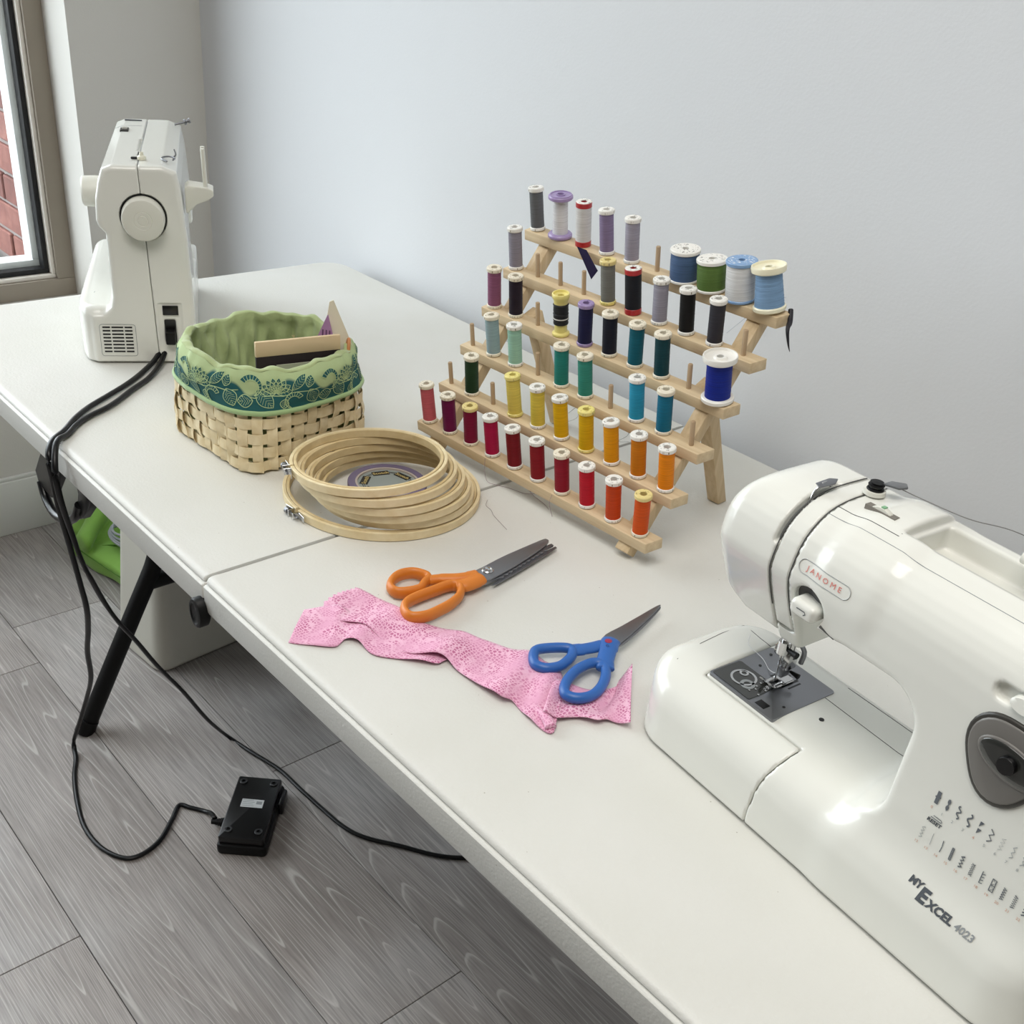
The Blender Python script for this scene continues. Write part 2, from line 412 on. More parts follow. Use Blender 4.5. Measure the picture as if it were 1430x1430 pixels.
def window(name, ax, p0, a0, a1, z0, z1, mulls, depth=1):
    """ax 'x': plane at x=p0 spanning y a0..a1, outside towards -x"""
    w = thing(name, None, None, kind='structure')
    def fr(part, m, inset, wid, d0, d1, bev=.002):
        x0, x1, y0, y1 = a0+inset, a1-inset, z0+inset, z1-inset
        cuts = [x0]+[c for c in mulls]+[x1]
        def put(b, lo, hi):
            (u0, v0), (u1, v1) = lo, hi
            if ax == 'x': b.box((p0+d0, u0, v0), (p0+d1, u1, v1))
            else: b.box((u0, p0+d0, v0), (u1, p0+d1, v1))
        for lo, hi in (((x0, y0), (x1, y0+wid)), ((x0, y1-wid), (x1, y1)), ((x0, y0+wid), (x0+wid, y1-wid)), ((x1-wid, y0+wid), (x1, y1-wid))):
            b = MB(); put(b, lo, hi); b.build(part, m, w, bevel=bev)
        for c in mulls:
            b = MB(); hw = wid if part == 'window_frame' else wid*.5
            if part == 'window_frame': put(b, (c-.035, y0+wid), (c+.035, y1-wid)); b.build(part, m, w, bevel=bev)
            else:
                for s in (-1, 1):
                    e = c+s*(.035+inset-.040)
                    b = MB(); put(b, (min(e, e+s*wid), y0+wid), (max(e, e+s*wid), y1-wid)); b.build(part, m, w, bevel=bev)
    fr('window_frame', M_tan, 0, .040, -.08, -.03)
    fr('window_stop', M_alu, .040, .009, -.08, -.040)
    fr('window_gasket', M_gask, .049, .012, -.08, -.052)
    fr('outer_frame', M_outer, .056, .018, -.13, -.082)
    e = .065
    b = MB()
    if ax == 'x': b.box((p0-.074, a0+.052, z0+.052), (p0-.070, a1-.052, z1-.052))
    else: b.box((a0+e, p0-.1, z0+e), (a1-e, p0-.095, z1-e))
    b.build('glass_pane', M_glass, w)
    return w
window('window_1', 'x', WX-.09, OY0, OY1, OZ0, OZ1, [-.85])

# outside: ledge and brick return wall
gr = MB().box((-2.9, -4.2, .30), (-1.725, .46, .497)).build('exterior_ledge', mat('ledge_concrete', '8b8c8d', .9, bump=.8, bscale=60, var=.3, vscale=22)); gr['kind'] = 'structure'
gg = MB().box((-9, -9, -.12), (-1.63, 6, -.02)).build('ground', mat('pavement', '8d8c88', .9, var=.15)); gg['kind'] = 'structure'
we = thing('wall_exterior', None, None, kind='structure')
MB().box((-3.6, .482, -.02), (-1.675, .62, 2.6)).build('mortar', mat('mortar', '98908c', .95, bump=.5, bscale=150, var=.12, vscale=30), we)
def brick_mat():
    m, N, L, b = nodes('red_brick')
    tc = N.new('ShaderNodeTexCoord'); oi = N.new('ShaderNodeObjectInfo')
    n = N.new('ShaderNodeTexNoise'); n.inputs['Scale'].default_value = 30; n.inputs['Detail'].default_value = 5; L.new(tc.outputs['Object'], n.inputs['Vector'])
    ad = math_n(N, L, 'ADD', math_n(N, L, 'MULTIPLY', n.outputs['Fac'], .7), math_n(N, L, 'MULTIPLY', oi.outputs['Random'], .3))
    r = ramp(N, [(.25, '66413b'), (.5, '7a4d45'), (.75, '906156')]); L.new(ad, r.inputs[0]); L.new(r.outputs[0], b.inputs['Base Color'])
    b.inputs['Roughness'].default_value = .9
    bp = N.new('ShaderNodeBump'); bp.inputs['Strength'].default_value = .6; bp.inputs['Distance'].default_value = .004
    L.new(n.outputs['Fac'], bp.inputs['Height']); L.new(bp.outputs[0], b.inputs['Normal']); return m
M_brick = brick_mat()
bme = [MB().box((0, 0, 0), (w_, .03, .0625)).mesh('brick') for w_ in (.203,)]
bm_ = bmesh.new(); bm_.from_mesh(bme[0]); bmesh.ops.bevel(bm_, geom=bm_.edges[:], offset=.003, segments=1, affect='EDGES'); bm_.to_mesh(bme[0]); bm_.free()
bme[0].materials.append(M_brick)
for r_ in range(26):
    z = .5+r_*.0728+.006
    x = -1.722-.203-(.1065 if r_ % 2 else 0)
    if r_ % 2:
        o = MB().box((0, 0, 0), (.0965, .03, .0625)).build('brick', M_brick, we, bevel=.003, seg=1); o.location = (-1.722-.0965, .474, z)
    for c in range(8):
        o = obj('brick', bme[0], M_brick, we); o.location = (x-c*.213, .474+random.uniform(-.002, .002), z+random.uniform(-.001, .001))

# ------------------------------------------------------------------ folding table
def rrect(x0, x1, y0, y1, r, n=8):
    out = []
    for (cx, cy, a0, rr) in ((x1, y1, 0, r[0]), (x0, y1, 90, r[1]), (x0, y0, 180, r[2]), (x1, y0, 270, r[3])):
        sx = -1 if cx == x1 else 1; sy = -1 if cy == y1 else 1
        for k in range(n+1):
            a = math.radians(a0+90*k/n); out.append((cx+sx*rr+rr*math.cos(a), cy+sy*rr+rr*math.sin(a)))
    return out
tb = thing('folding_table', 'long off-white plastic folding table with a fold seam across the middle, holding the sewing things', 'table', (0, 0, 0))
RIM = [(.020, .7400), (.0155, .7402), (.0115, .7403), (.008, .7400), (.0052, .7388), (.0036, .7366), (.0032, .7344), (.0050, .7336), (.0052, .7326), (.0012, .7314), (0, .7300), (0, .702), (.0015, .6985), (.006, .697), (.03, .697), (.032, .725)]
for side in (-1, 1):
    x0, x1 = (-.926, -.0008) if side < 0 else (.0008, .926)
    b = MB(); rings = []
    for ins, z in RIM:
        a = x0+(ins if side < 0 else min(ins, .004)*.4); c = x1-(ins if side > 0 else min(ins, .004)*.4)
        R_, r_ = max(.05-ins, .012), .002
        rr = (r_, R_, R_, r_) if side < 0 else (R_, r_, r_, R_)
        rings.append([(x, y, z) for x, y in rrect(a, c, -.014+ins, .765-ins, rr)])
    n = len(rings[0])
    for rg in rings: b.v.extend(rg)
    for i in range(len(rings)-1):
        for k in range(n):
            l = (k+1) % n; b.f.append((i*n+k, (i+1)*n+k, (i+1)*n+l, i*n+l))
    b.f.append(tuple(range(n))); b.f.append(tuple((len(rings)-1)*n+k for k in range(n))[::-1])
    h = b.build('tabletop_half', M_table, tb, smooth=40)
    # scalloped underside skirt drop
    MB().box((x0+.02 if side < 0 else x0+.02, .06, .69), (x1-.02, .085, .7245)).build('steel_rail', M_leg, tb)
    MB().box((x0+.02 if side < 0 else x0+.02, .665, .69), (x1-.02, .69, .7245)).build('steel_rail', M_leg, tb)
for sx in (-1, 1):
    for s in (-1, 1):
        yc = .375
        pts = [(sx*.712, yc+s*.300, .0), (sx*.708, yc+s*.198, .20), (sx*.705, yc+s*.155, .285), (sx*.704, yc+s*.139, .32), (sx*.703, yc+s*.129, .36), (sx*.70, yc+s*.122, .45), (sx*.70, yc+s*.118, .705)]
        g = MB().tube(spline(pts, 5), .0158, 14).build('leg', M_leg, tb, smooth=60)
        MB().tube([(sx*.7122, yc+s*.3015, .0), (sx*.711, yc+s*.289, .024)], .0178, 14).build('foot_cap', M_blackm, g, smooth=60)
    MB().tube([(sx*.7045, yc-.150, .281), (sx*.7045, yc+.150, .281)], .0145, 12).build('crossbar', M_leg, tb, smooth=60)
    MB().tube([(sx*.70, .07, .7), (sx*.70, .68, .7)], .012, 12).build('hinge_rod', M_leg, tb, smooth=60)
# hinge hub at the seam
hb = MB().lathe([(0, 0), (.0105, 0), (.0125, .002), (.0125, .010), (.0115, .012), (.009, .0125), (.008, .0115), (0, .0115)], 28, Matrix.Translation((-.004, -.010, .697)) @ Matrix.Rotation(PI/2, 4, 'X') @ Matrix.Diagonal((1.05, 1.45, 1.1, 1))).build('hinge_hub', M_blackm, tb, smooth=40)
# carry handle under the near edge
ch = MB().tube(spline([(-.512, .004, .625), (-.497, .002, .606), (-.470, .0, .597), (-.440, .0, .600), (-.405, .0, .615), (-.383, .0, .632), (-.366, .0, .655)], 5), .0062, 10).build('carry_handle', M_black, tb, smooth=60)
MB().prism([(-.478, .690), (-.405, .712), (-.428, .668), (-.452, .640), (-.470, .618), (-.512, .622), (-.520, .64), (-.497, .668)], -.006, .006, Matrix.Translation((0, .006, 0)) @ Matrix.Rotation(PI/2, 4, 'X')).build('handle_strap', M_black, ch, bevel=.002)
MB().prism([(-.372, .700), (-.318, .715), (-.320, .685), (-.338, .66), (-.362, .636), (-.372, .632), (-.376, .648), (-.366, .672)], -.006, .006, Matrix.Translation((0, .006, 0)) @ Matrix.Rotation(PI/2, 4, 'X')).build('handle_strap', M_black, ch, bevel=.002)

# ------------------------------------------------------------------ near sewing machine (local u right, v back, z up)
m1 = thing('sewing_machine', 'large white sewing machine in the right foreground with a grey dial and printed stitch chart', 'sewing machine', (.4572, .1768, TZ), (0, 0, math.atan2(-.11513, .99335)), 'white sewing machines on the table')
A_POLY = [(.016, -.02), (.016, .03), (.0145, .06), (.0145, .11), (.017, .17), (.019, .225), (.027, .250), (.046, .2665), (.075, .2745), (.110, .274), (.126, .263), (.133, .22), (.143, .10), (.147, .03), (.147, -.02)]
H_POLY = [(.060, .10), (.051, .142), (.043, .160), (.030, .187), (.020, .212), (.0195, .226), (.027, .250), (.046, .2665), (.075, .2745), (.110, .274), (.126, .263), (.132, .22), (.134, .12)]
def dens(P, a, b, k=3):
    return P[:a]+[(x, y) for x, y, _ in spline([(x, y, 0) for x, y in P[a:b+1]], k)]+P[b+1:]
A_POLY = dens(A_POLY, 3, 11, 3); H_POLY = dens(H_POLY, 1, 9, 3)
def f_bed(u, v, z):
    d2 = sd_box2(u, v, -.036, .365, .003, .146, .042)
    return ext(d2, z, -.03, .0805, .020)
def f_bedtop_slope(u, v, z): # front of the bed rolls over gently
    return (z-.0805)*.80+(-(v)-(-.033))*.60
def f_body1(u, v, z):
    a = ext(sd_poly(v, z, A_POLY), u, .10, .366, .016)
    pl = sd_box2(u, v, .0, .366, -.02, .17, .034)
    a = smax(a, sd_box2(u, v, -.2, .366, .004, .150, .03), .012)
    hd = sd_poly(v, z, H_POLY)
    hd = ext(hd, u, .0, .17, .022)
    hd = smax(hd, sd_box2(u, z, .0, .3, .10, .2745, .045), .010)
    a = smax(a, -ext(sd_box2(u, z, -.1, .196, -.1, .118, .02), v, -.2, .4, .001), .020)
    a = smin(a, hd, .008)
    # window under the arm
    o1 = sd_box2(u, z, .1165, .214, .0805, .193, .030)
    o2 = sd_poly(u, z, [(-.2, .06), (.17, .06), (.17, .192), (.118, .192), (.098, .190), (.0905, .180), (.0890, .1450), (.0850, .1415), (.068, .1415), (.064, .1490), (.030, .150), (.010, .165), (-.2, .165)])
    a = smax(a, -np.minimum(o1, o2), .006)
    bed = smax(f_bed(u, v, z), f_bedtop_slope(u, v, z), .014)
    return smax(smin(a, bed, .026), .003-z, .002)
def seam_u(z): return .1145+.0145*np.clip(z/.082, 0, 1.2)**2.2
G = .0005
def f_ext_region(u, v, z):
    r1 = np.maximum(u-seam_u(z), v-.0352); r2 = u-.0165
    return np.maximum(np.minimum(r1, r2), z-.125)
def recess1(u, v, z):
    d = np.maximum(sd_box2(u, v, .142, .345, .066, .112, .004), -(z-.250))
    lid = sd_box2(u, v, .138, .37, .062, .20, .003)      # step down to the ledge behind the lid
    step = np.maximum(lid, -(z-(.2675-.35*np.clip(v-.062, 0, .1)*0)))
    lev = np.maximum(np.hypot((u-.106)/.0165, (z-.204)/.0155)*.0158-.0158, v-.034)
    sl = np.maximum(sd_box2(u, z, .254, .300, .2255, .2365, .0054), v-.026)
    return np.minimum(np.minimum(d, lev), np.minimum(step, sl))
def f_cut(u, v, z): return smax(f_body1(u, v, z), -recess1(u, v, z), .002)
HS = .0021
CUT1, CUT2 = .0655, .0845
def head_zone(z): return .128-z
sdf_obj('body_shell', lambda u, v, z: np.maximum(np.maximum(f_cut(u, v, z), -(f_ext_region(u, v, z)-G)), np.maximum(-(u-CUT2-G), .125-z) if False else -np.maximum(u-np.where(z > .160, CUT2, CUT1+.001)-G*1.6, .118-z)),
        (.012, -.006, 0), (.37, .155, .278), HS, M_white, m1)
sdf_obj('extension_table', lambda u, v, z: np.maximum(f_body1(u, v, z), f_ext_region(u, v, z)+G), (-.04, -.006, 0), (.135, .15, .085), HS, M_white, m1)
sdf_obj('face_cover', lambda u, v, z: np.maximum(np.maximum(f_cut(u, v, z), np.maximum(u-CUT1+G, np.minimum(u-CUT1+.0045, np.minimum(z-.236, .082-v)) )), .118-z), (-.002, .0, .12), (.067, .14, .278), HS, M_white, m1)
def f_strip(u, v, z):
    return np.maximum(np.maximum(f_body1(u, v, z)+.0006, np.maximum(u-CUT2+.0012, CUT1+.0010-u)), .118-z)
sdf_obj('thread_guide_strip', lambda u, v, z: np.maximum(f_strip(u, v, z), .1615-z), (.064, 0, .13), (.086, .14, .278), .0016, M_white, m1)
sdf_obj('inner_frame', lambda u, v, z: np.maximum(f_body1(u, v, z)+.006, u-.125), (-.03, 0, .0), (.125, .145, .272), .004, M_seam, m1)

def front(pts, off=.0, F=f_cut):        # drop (u, z) points on the front skin
    P = np.array([(u, -.03, z) for u, z in pts]); return march(F, P, (0, 1, 0), 60, off)
def decal(name, v, f, ox, oz, m, parent, F=f_cut, off=.0004, rot=0., sx=1., shear=0.):
    c, s = math.cos(rot), math.sin(rot)
    P = front([(ox+(x*sx+y*shear)*c-y*s, oz+x*sx*s+y*c) for x, y, _ in v], off, F)
    b = MB().add(P, f); return b.build(name, m, parent)
# badge: sunken oval with red letters
def oval(cx, cz, hw, hr, n=12):
    R_ = [(cx+(hw-hr)+hr*math.cos(a), cz+hr*math.sin(a)) for a in [-PI/2+PI*i/n for i in range(n+1)]]
    L_ = [(cx-(hw-hr)+hr*math.cos(a), cz+hr*math.sin(a)) for a in [PI/2+PI*i/n for i in range(n+1)]]
    st = lambda a, b: [(a[0]+(b[0]-a[0])*i/14, a[1]+(b[1]-a[1])*i/14) for i in range(1, 14)]
    return R_+st(R_[-1], L_[0])+L_+st(L_[-1], R_[0])
BC = (.114, .2325)
badge_line = front(oval(BC[0], BC[1], .0245, .0052), .0001)
MB().tube([tuple(p) for p in badge_line], .00045, 6, closed=True)  .build('badge_rim', mat('badge_rim_grey', 'b4b6b4', .5), m1, smooth=60)
v, f = text_mesh('J A N O M E', .0058, 'CENTER', .0)
decal('badge_lettering', v, f, BC[0], BC[1]-.0020, M_red, m1, sx=1.12)
# dark grooves either side of the thread guide strip
for u_ in (CUT1+.0002, CUT2+.0002):
    pts_ = []
    for i in range(60):
        a = math.radians(200+(-200+57)*i/59*1.0) if False else math.radians(212-150*i/59)
        dy, dz = math.cos(a), math.sin(a); P = np.array([(u_, .075+.12*dy, .205+.12*dz)])
        p = march(f_body1, P, (0, -dy, -dz), 90, -.0002)[0]
        if p[2] > .160: pts_.append(tuple(p))
    MB().tube(pts_, .0005, 6).build('strip_groove', M_seam, m1, smooth=60)
# model lettering
TXT = (.2495, .0625)
for tx, sz, bd_, ox, oz, m_ in (('MY', .0072, .00035, .2550, .0668, M_print), ('E', .0142, .0007, .2648, .0600, M_print), ('XCEL', .0084, .0004, .2735, .0602, M_print),
                            ('4023', .0074, .0002, .2960, .0604, M_printL), ('RESET', .0042, .00015, .2475, .1150, M_print)):
    v, f = text_mesh(tx, sz, 'LEFT', bd_); decal('reset_lettering' if tx == 'RESET' else 'model_lettering', v, f, ox, oz, m_, m1, shear=.12)
def poly_ribbon(pts, w):
    b = MB(); n = len(pts); L_ = []; R_ = []
    for i, (x, y) in enumerate(pts):
        a = pts[max(i-1, 0)]; c = pts[min(i+1, n-1)]; dx, dy = c[0]-a[0], c[1]-a[1]; l = math.hypot(dx, dy) or 1
        L_.append((x-dy/l*w, y+dx/l*w, 0)); R_.append((x+dy/l*w, y-dx/l*w, 0))
    b.v = L_+R_; b.f = [(i, n+i, n+i+1, i+1) for i in range(n-1)]; return b.v, b.f
def zig(n, amp, h, ph=0): return [((amp if (i+ph) % 2 else -amp), h*(i/n-.5)) for i in range(n+1)]
STI = {
 'leaf': [(math.sin(i/2)*.0001, -.0048+.0012*i) for i in range(9)],
}
def stitch(kind, cx, cz):
    h = .0105; w = .00028; out = []
    if kind == 0: out.append(([(0, -h/2), (0, h/2)], .0014)); out.append(([(-.002, 0), (.002, .001)], .0006))
    elif kind == 1: out += [([(0, -h/2+i*.0009), (0, -h/2+(i+1)*.0009)], .0002+.0010*abs(math.sin(i/11*2*PI))) for i in range(11)]
    elif kind == 2: out.append(([(.0013*math.sin(i/12*4*PI), h*(i/12-.5)) for i in range(13)], .0005))
    elif kind == 3: out.append(([(.0013*math.sin(i/12*3*PI), h*(i/12-.5)) for i in range(13)], .0006))
    elif kind == 4:
        for q in (0, 1): out += [([(-.0013, (-h/2 if q else .0006)+i*.0007), (-.0013+.0026*i/6, (-h/2 if q else .0006)+i*.0007)], .0004) for i in range(7)]
    elif kind == 5: out.append((zig(4, .0014, h), .0004))
    elif kind == 6: out.append((zig(7, .0013, h), .0002))
    elif kind == 7: out.append((zig(5, .0010, h), .0003))
    elif kind == 8: out.append((zig(3, .0014, h), .00035)); out.append((zig(3, .0010, h*.7, 1), .00025))
    elif kind == 9: out.append((zig(8, .0014, h), .00028))
    elif kind == 10: out.append((zig(5, .0013, h), .00024)); out.append(([(0, -h/2), (0, h/2)], .0002))
    elif kind == 11: out.append((zig(9, .0013, h), .00022))
    elif kind == 12: out.append((zig(7, .0011, h), .0003))
    elif kind == 13: out.append(([(0, -h/2), (0, h/2)], .00018))
    elif kind == 14: out.append(([(0, -h/2), (.0004, 0), (0, h/2)], .0003))
    elif kind == 15: out += [([(-.0008, h*(i/9-.5)), (.0008, h*(i/9-.5))], .0004) for i in range(10)]+[([(-.0008, -h/2), (-.0008, h/2)], .0002), ([(.0008, -h/2), (.0008, h/2)], .0002)]
    elif kind == 16: out.append((zig(7, .0011, h), .0006))
    elif kind == 17: out.append((zig(6, .0011, h), .0003)); out.append((zig(6, .0013, h, 1), .0003))
    elif kind == 18: out.append(([(-.0008, -h/2), (-.0008, h/2)], .0003)); out += [([(-.0008, h*(i/4-.5)), (.0014, h*(i/4-.4))], .0003) for i in range(4)]
    elif kind == 19: out += [([(-.0015, s*h/2), (.0015, s*h/2)], .0003) for s in (-1, 0, 1)]+[([(s*.0014, -h/2), (s*.0014, h/2)], .0003) for s in (-1, 1)]+[(zig(4, .0012, h), .0002)]
    elif kind == 20: out += [([(-.0012, h*(i/5-.5)), (.0012, h*(i/5-.42)), (-.0012, h*(i/5-.34))], .0004) for i in range(5)]
    elif kind == 21: out.append((zig(12, .0012, h), .0005))
    elif kind == 22: out += [([(-.0012, h*(i/4-.5)), (.0013, h*(i/4-.3))], .0005) for i in range(4)]
    else: out.append(([(.0010*math.sin(i/12*4*PI), h*(i/12-.5)) for i in range(13)], .0009))
    b = MB()
    for p, w_ in out:
        v_, f_ = poly_ribbon(p, w_); b.add(v_, f_)
    return [(x+cx, y+cz, 0) for x, y, _ in b.v], b.f
bd = MB(); bl = MB(); br = MB()
for k in range(12):
    v, f = stitch(k, .2490+k*.0082, .1355); (bd if k < 6 else bl).add(v, f)
    v, f = text_mesh(str(k), .0034, 'CENTER'); (br if k in (0, 4, 10) else bl).add([(x+.2475+k*.0082, y+.1250, 0) for x, y, _ in v], f)
    v, f = stitch(12+k, .2480+k*.0080, .1035); (bl if k in (0, 1) else bd).add(v, f)
    v, f = text_mesh(str(12+k), .0030, 'CENTER'); br.add([(x+.2465+k*.0080, y+.0930, 0) for x, y, _ in v], f)
v, f = poly_ribbon([(.2495, .1192), (.2570, .1192), (.2580, .1202), (.2570, .1212), (.2510, .1212)], .0003); bd.add(v, f)
for b, m_ in ((bd, mat('chart_ink', '62676d', .6)), (bl, mat('chart_ink_pale', 'a0a4a5', .6)), (br, mat('print_orange', 'cf9c82', .6))): decal('stitch_chart', b.v, b.f, 0, 0, m_, m1)
# pattern dial: rounded three-sided plate, inner ellipse, knob
DC = (.2790, .1905)
def egg(sc, n=40):
    out = []
    for i in range(n):
        a = 2*PI*i/n; r = .0270*(1+.085*math.cos(3*(a-PI/2-PI)) )*sc
        out.append((DC[0]+r*math.cos(a)*1.02, DC[1]+r*math.sin(a)*1.12))
    return out
def plate(name, ring, h0, h1, m, parent, rim=.0012):
    n = len(ring); cx = sum(p[0] for p in ring)/n; cz = sum(p[1] for p in ring)/n
    def sc(k): return [(cx+(x-cx)*k, cz+(z-cz)*k) for x, z in ring]
    R = [front(sc(1.0), h0, f_body1), front(sc(1.0), h1-rim, f_body1), front(sc(.985), h1-rim*.3, f_body1), front(sc(.95), h1, f_body1), front(sc(.6), h1, f_body1), front(sc(.2), h1, f_body1)]
    b = MB()
    for r in R: b.v.extend([tuple(p) for p in r])
    for i in range(len(R)-1):
        for k in range(n): l = (k+1) % n; b.f.append((i*n+k, i*n+l, (i+1)*n+l, (i+1)*n+k))
    b.f.append(tuple((len(R)-1)*n+k for k in range(n)))
    return b.build(name, m, parent, smooth=50)
dial = plate('dial_panel', egg(1.06), -.001, .0022, M_dgrey, m1)
plate('dial_face', egg(.96), .0018, .0032, M_grey, dial)
def ell(cx, cz, a, b_, rot=0, n=36): return [(cx+a*math.cos(t)*math.cos(rot)-b_*math.sin(t)*math.sin(rot), cz+a*math.cos(t)*math.sin(rot)+b_*math.sin(t)*math.cos(rot)) for t in [2*PI*i/n for i in range(n)]]
plate('dial_ring', ell(.2835, .1925, .0245, .0128, -.15), .0026, .0044, M_grey, dial)
plate('dial_lens', ell(.2835, .1925, .0228, .0112, -.15), .0040, .0050, M_smoke, dial)
plate('dial_knob', ell(.2830, .1925, .0062, .0062), .0046, .0090, M_black, dial)
plate('slide_knob', ell(.2760, .2310, .0095, .0050, 0), -.010, .0030, M_white, m1)
for cx, cz, r_ in ((.2770, .2450, .0012), (.2790, .2495, .0016)):
    MB().tube([tuple(p) for p in front(ell(cx, cz, r_, r_, n=14), .0003)], .0002, 5, closed=True).build('dial_mark', M_printL, m1)
# reverse lever
F = lambda u, v, z: ext(sd_box2(u, z, .0955, .1195, .1965, .2100, .0050), v, .0115, .045, .0045)
lv = sdf_obj('reverse_lever', F, (.094, .01, .195), (.121, .047, .212), .0012, M_white, m1)
v, f = poly_ribbon([(.1035, .2045), (.1110, .2045), (.1122, .2030), (.1105, .2015)], .0004)
MB().add([(x, .0112, z) for x, z, _ in v], f).build('lever_mark', M_print, lv)
g = MB().tube([tuple(p) for p in front([(.1225, .1975), (.135, .1935), (.150, .1915)], .0)], [.0012, .0007, .0003], 6).build('arm_groove', M_seam, m1)
# plate and bobbin cover
pz = .0812
npl = MB().prism(rrect(.0185, .0930, .0365, .1140, (.004, .004, .002, .002), 4), .078, pz, None).build('needle_plate', M_plate, m1, bevel=.0005)
MB().prism(rrect(.0205, .0640, .0380, .0720, (.006, .003, .002, .002), 4), pz, pz+.0006).build('bobbin_cover', M_smoke, npl)
for cx, cy, ro, ri, m_ in ((.0405, .0560, .0115, .0095, M_chrome), (.0490, .0520, .0065, .0035, M_printL), (.036, .061, .004, .0022, M_chrome)):
    MB().lathe([(ri, 0), (ro, 0), (ro, .0005), (ri, .0005)], 24, Matrix.Translation((cx, cy, pz+.0006)), closed=True).build('bobbin_ring', m_, npl, smooth=30)
b = MB()
for i in range(14): 
    x, y = random.uniform(.052, .063), random.uniform(.046, .066); b.box((x, y, pz+.0006), (x+.0018, y+.0014, pz+.0011))
b.build('hook_detail', M_chrome, npl)
for lo, hi in (((.0560, .0770), (.0585, .0960)), ((.0640, .0765), (.0665, .0965)), ((.0490, .0800), (.0510, .0920)), ((.0690, .0800), (.0705, .0950))):
    MB().box((lo[0], lo[1], pz-.0005), (hi[0], hi[1], pz+.0002)).build('feed_slot', M_black, npl)
MB().box((.0690, .0400, pz), (.0790, .0480, pz+.0003)).build('plate_notch', M_black, npl)
for x, y in ((.027, .104), (.034, .083), (.0855, .0575)):
    MB().lathe([(0, pz), (.0014, pz), (.0014, pz+.0003), (0, pz+.0003)], 12, Matrix.Translation((x, y, 0))).build('plate_screw', M_black, npl)
MB().lathe([(0, .0800), (.0022, .0800), (.0022, .0811), (0, .0811)], 16, Matrix.Translation((.1120, .0740, 0))).build('free_arm_hole', M_black, m1)
# seams on the free arm
def topz(u, v, off=.0): return march(f_cut, [(u, v, .10)], (0, 0, -1), 40, off)[0][2]
def seam(name, pts, r=.00035, m=M_seam):
    q = [(a, b_, topz(a, b_)) for a, b_ in pts]; return MB().tube(q, r, 5).build(name, m, m1)
seam('arm_seam', [(.0935+.004*i, .1295) for i in range(30)])
seam('arm_seam', [(.0935+.006*i, .100-.0002*i) for i in range(20)])
# accessory lid outline on the left of the bed
seam('tray_seam', [(-.0135, .030), (-.0165, .06), (-.0195, .09), (-.0200, .118)])
seam('tray_seam', [(-.0200, .118), (-.008, .1165), (.004, .115), (.0175, .1142)])
# presser foot assembly
hx, hy = .0590, .0790
MB().tube([(hx, hy+.006, .150), (hx, hy+.006, .108)], .0032, 12).build('presser_bar', M_chrome, m1, smooth=60)
MB().tube([(hx-.002, hy-.003, .150), (hx-.002, hy-.003, .118)], .0026, 12).build('needle_bar', M_chrome, m1, smooth=60)
nc = MB().tube([(hx-.002, hy-.003, .124), (hx-.002, hy-.003, .112)], .0052, 14).build('needle_clamp', M_chrome, m1, smooth=60)
MB().tube([(hx+.003, hy-.003, .118), (hx+.0135, hy-.004, .1185)], [.0018, .0030], 10).build('clamp_screw', M_blackm, nc, smooth=60)
MB().tube([(hx-.002, hy-.003, .113), (hx-.002, hy-.003, .083)], .0006, 6).build('needle', M_chrome, m1)
ph = MB().box((hx-.0055, hy-.001, .096), (hx+.0055, hy+.011, .112)).build('foot_holder', M_chrome, m1, bevel=.0015)
MB().lathe([(0, 0), (.0058, 0), (.0065, .001), (.0065, .004), (.0058, .005), (0, .005)], 20, Matrix.Translation((hx-.0065, hy+.004, .110)) @ Matrix.Rotation(-PI/2, 4, 'Y')).build('thumb_screw', M_chrome, ph, smooth=30)
MB().box((hx-.0035, hy-.003, .0885), (hx+.0035, hy+.007, .097)).build('foot_ankle', M_steel, ph, bevel=.001)
MB().tube([(hx+.003, hy+.008, .092), (hx+.012, hy+.009, .0915)], [.0012, .0026], 10).build('release_lever', M_blackm, ph, smooth=60)
ft = MB()
for s in (-1, 1):
    ft.tube(spline([(hx+s*.0042, hy+.012, .0828), (hx+s*.0042, hy, .0828), (hx+s*.0042, hy-.010, .0832), (hx+s*.0045, hy-.0155, .0862), (hx+s*.0045, hy-.018, .0890)], 4), .0024, 8, rz=.0009)
ft.box((hx-.006, hy+.000, .0820), (hx+.006, hy+.012, .0842))
ft.build('presser_foot', M_chrome, m1, smooth=60)
MB().tube(spline([(hx+.004, hy+.006, .125), (hx+.010, hy+.010, .116), (hx+.0095, hy+.010, .104)], 4), .0022, 8).build('threader', M_steel, m1, smooth=60)
MB().prism([(.0, .0), (.013, .003), (.016, .008), (.004, .005)], -.0015, .0015, Matrix.Translation((hx+.006, hy, .130)) @ Matrix.Rotation(PI/2, 4, 'X')).build('threader_lever', M_blackm, m1, bevel=.0004)
# top: lid, tension wheel, bobbin winder stop, take-up lever, spool pin
def topline(pts, off=.0): 
    P = march(f_cut, [(u, v, .30) for u, v in pts], (0, 0, -1), 60, off); return [tuple(p) for p in P]
MB().tube(topline([(.0850+.0045*i, .0545) for i in range(13)]), .00035, 5).build('lid_seam', M_seam, m1)
MB().tube(topline([(.0850+.0095*i, .0450) for i in range(29)]), .00028, 5).build('lid_seam', M_printL, m1)
MB().tube(topline([(.1385, .058+.006*i) for i in range(2)]), .0005, 5).build('lid_seam', M_seam, m1)
wm = MB().box((.0985, .0665, .2700), (.1250, .0725, .2752)).build('tension_window', mat('window_shadow', '77726a', .5), m1)
MB().lathe([(0, -.0022), (.0128, -.0022), (.0132, -.0015), (.0132, .0015), (.0128, .0022), (0, .0022)], 40, Matrix.Translation((.1118, .0695, .2648)) @ Matrix.Rotation(PI/2, 4, 'X')).build('tension_wheel', M_white2, wm, smooth=40)
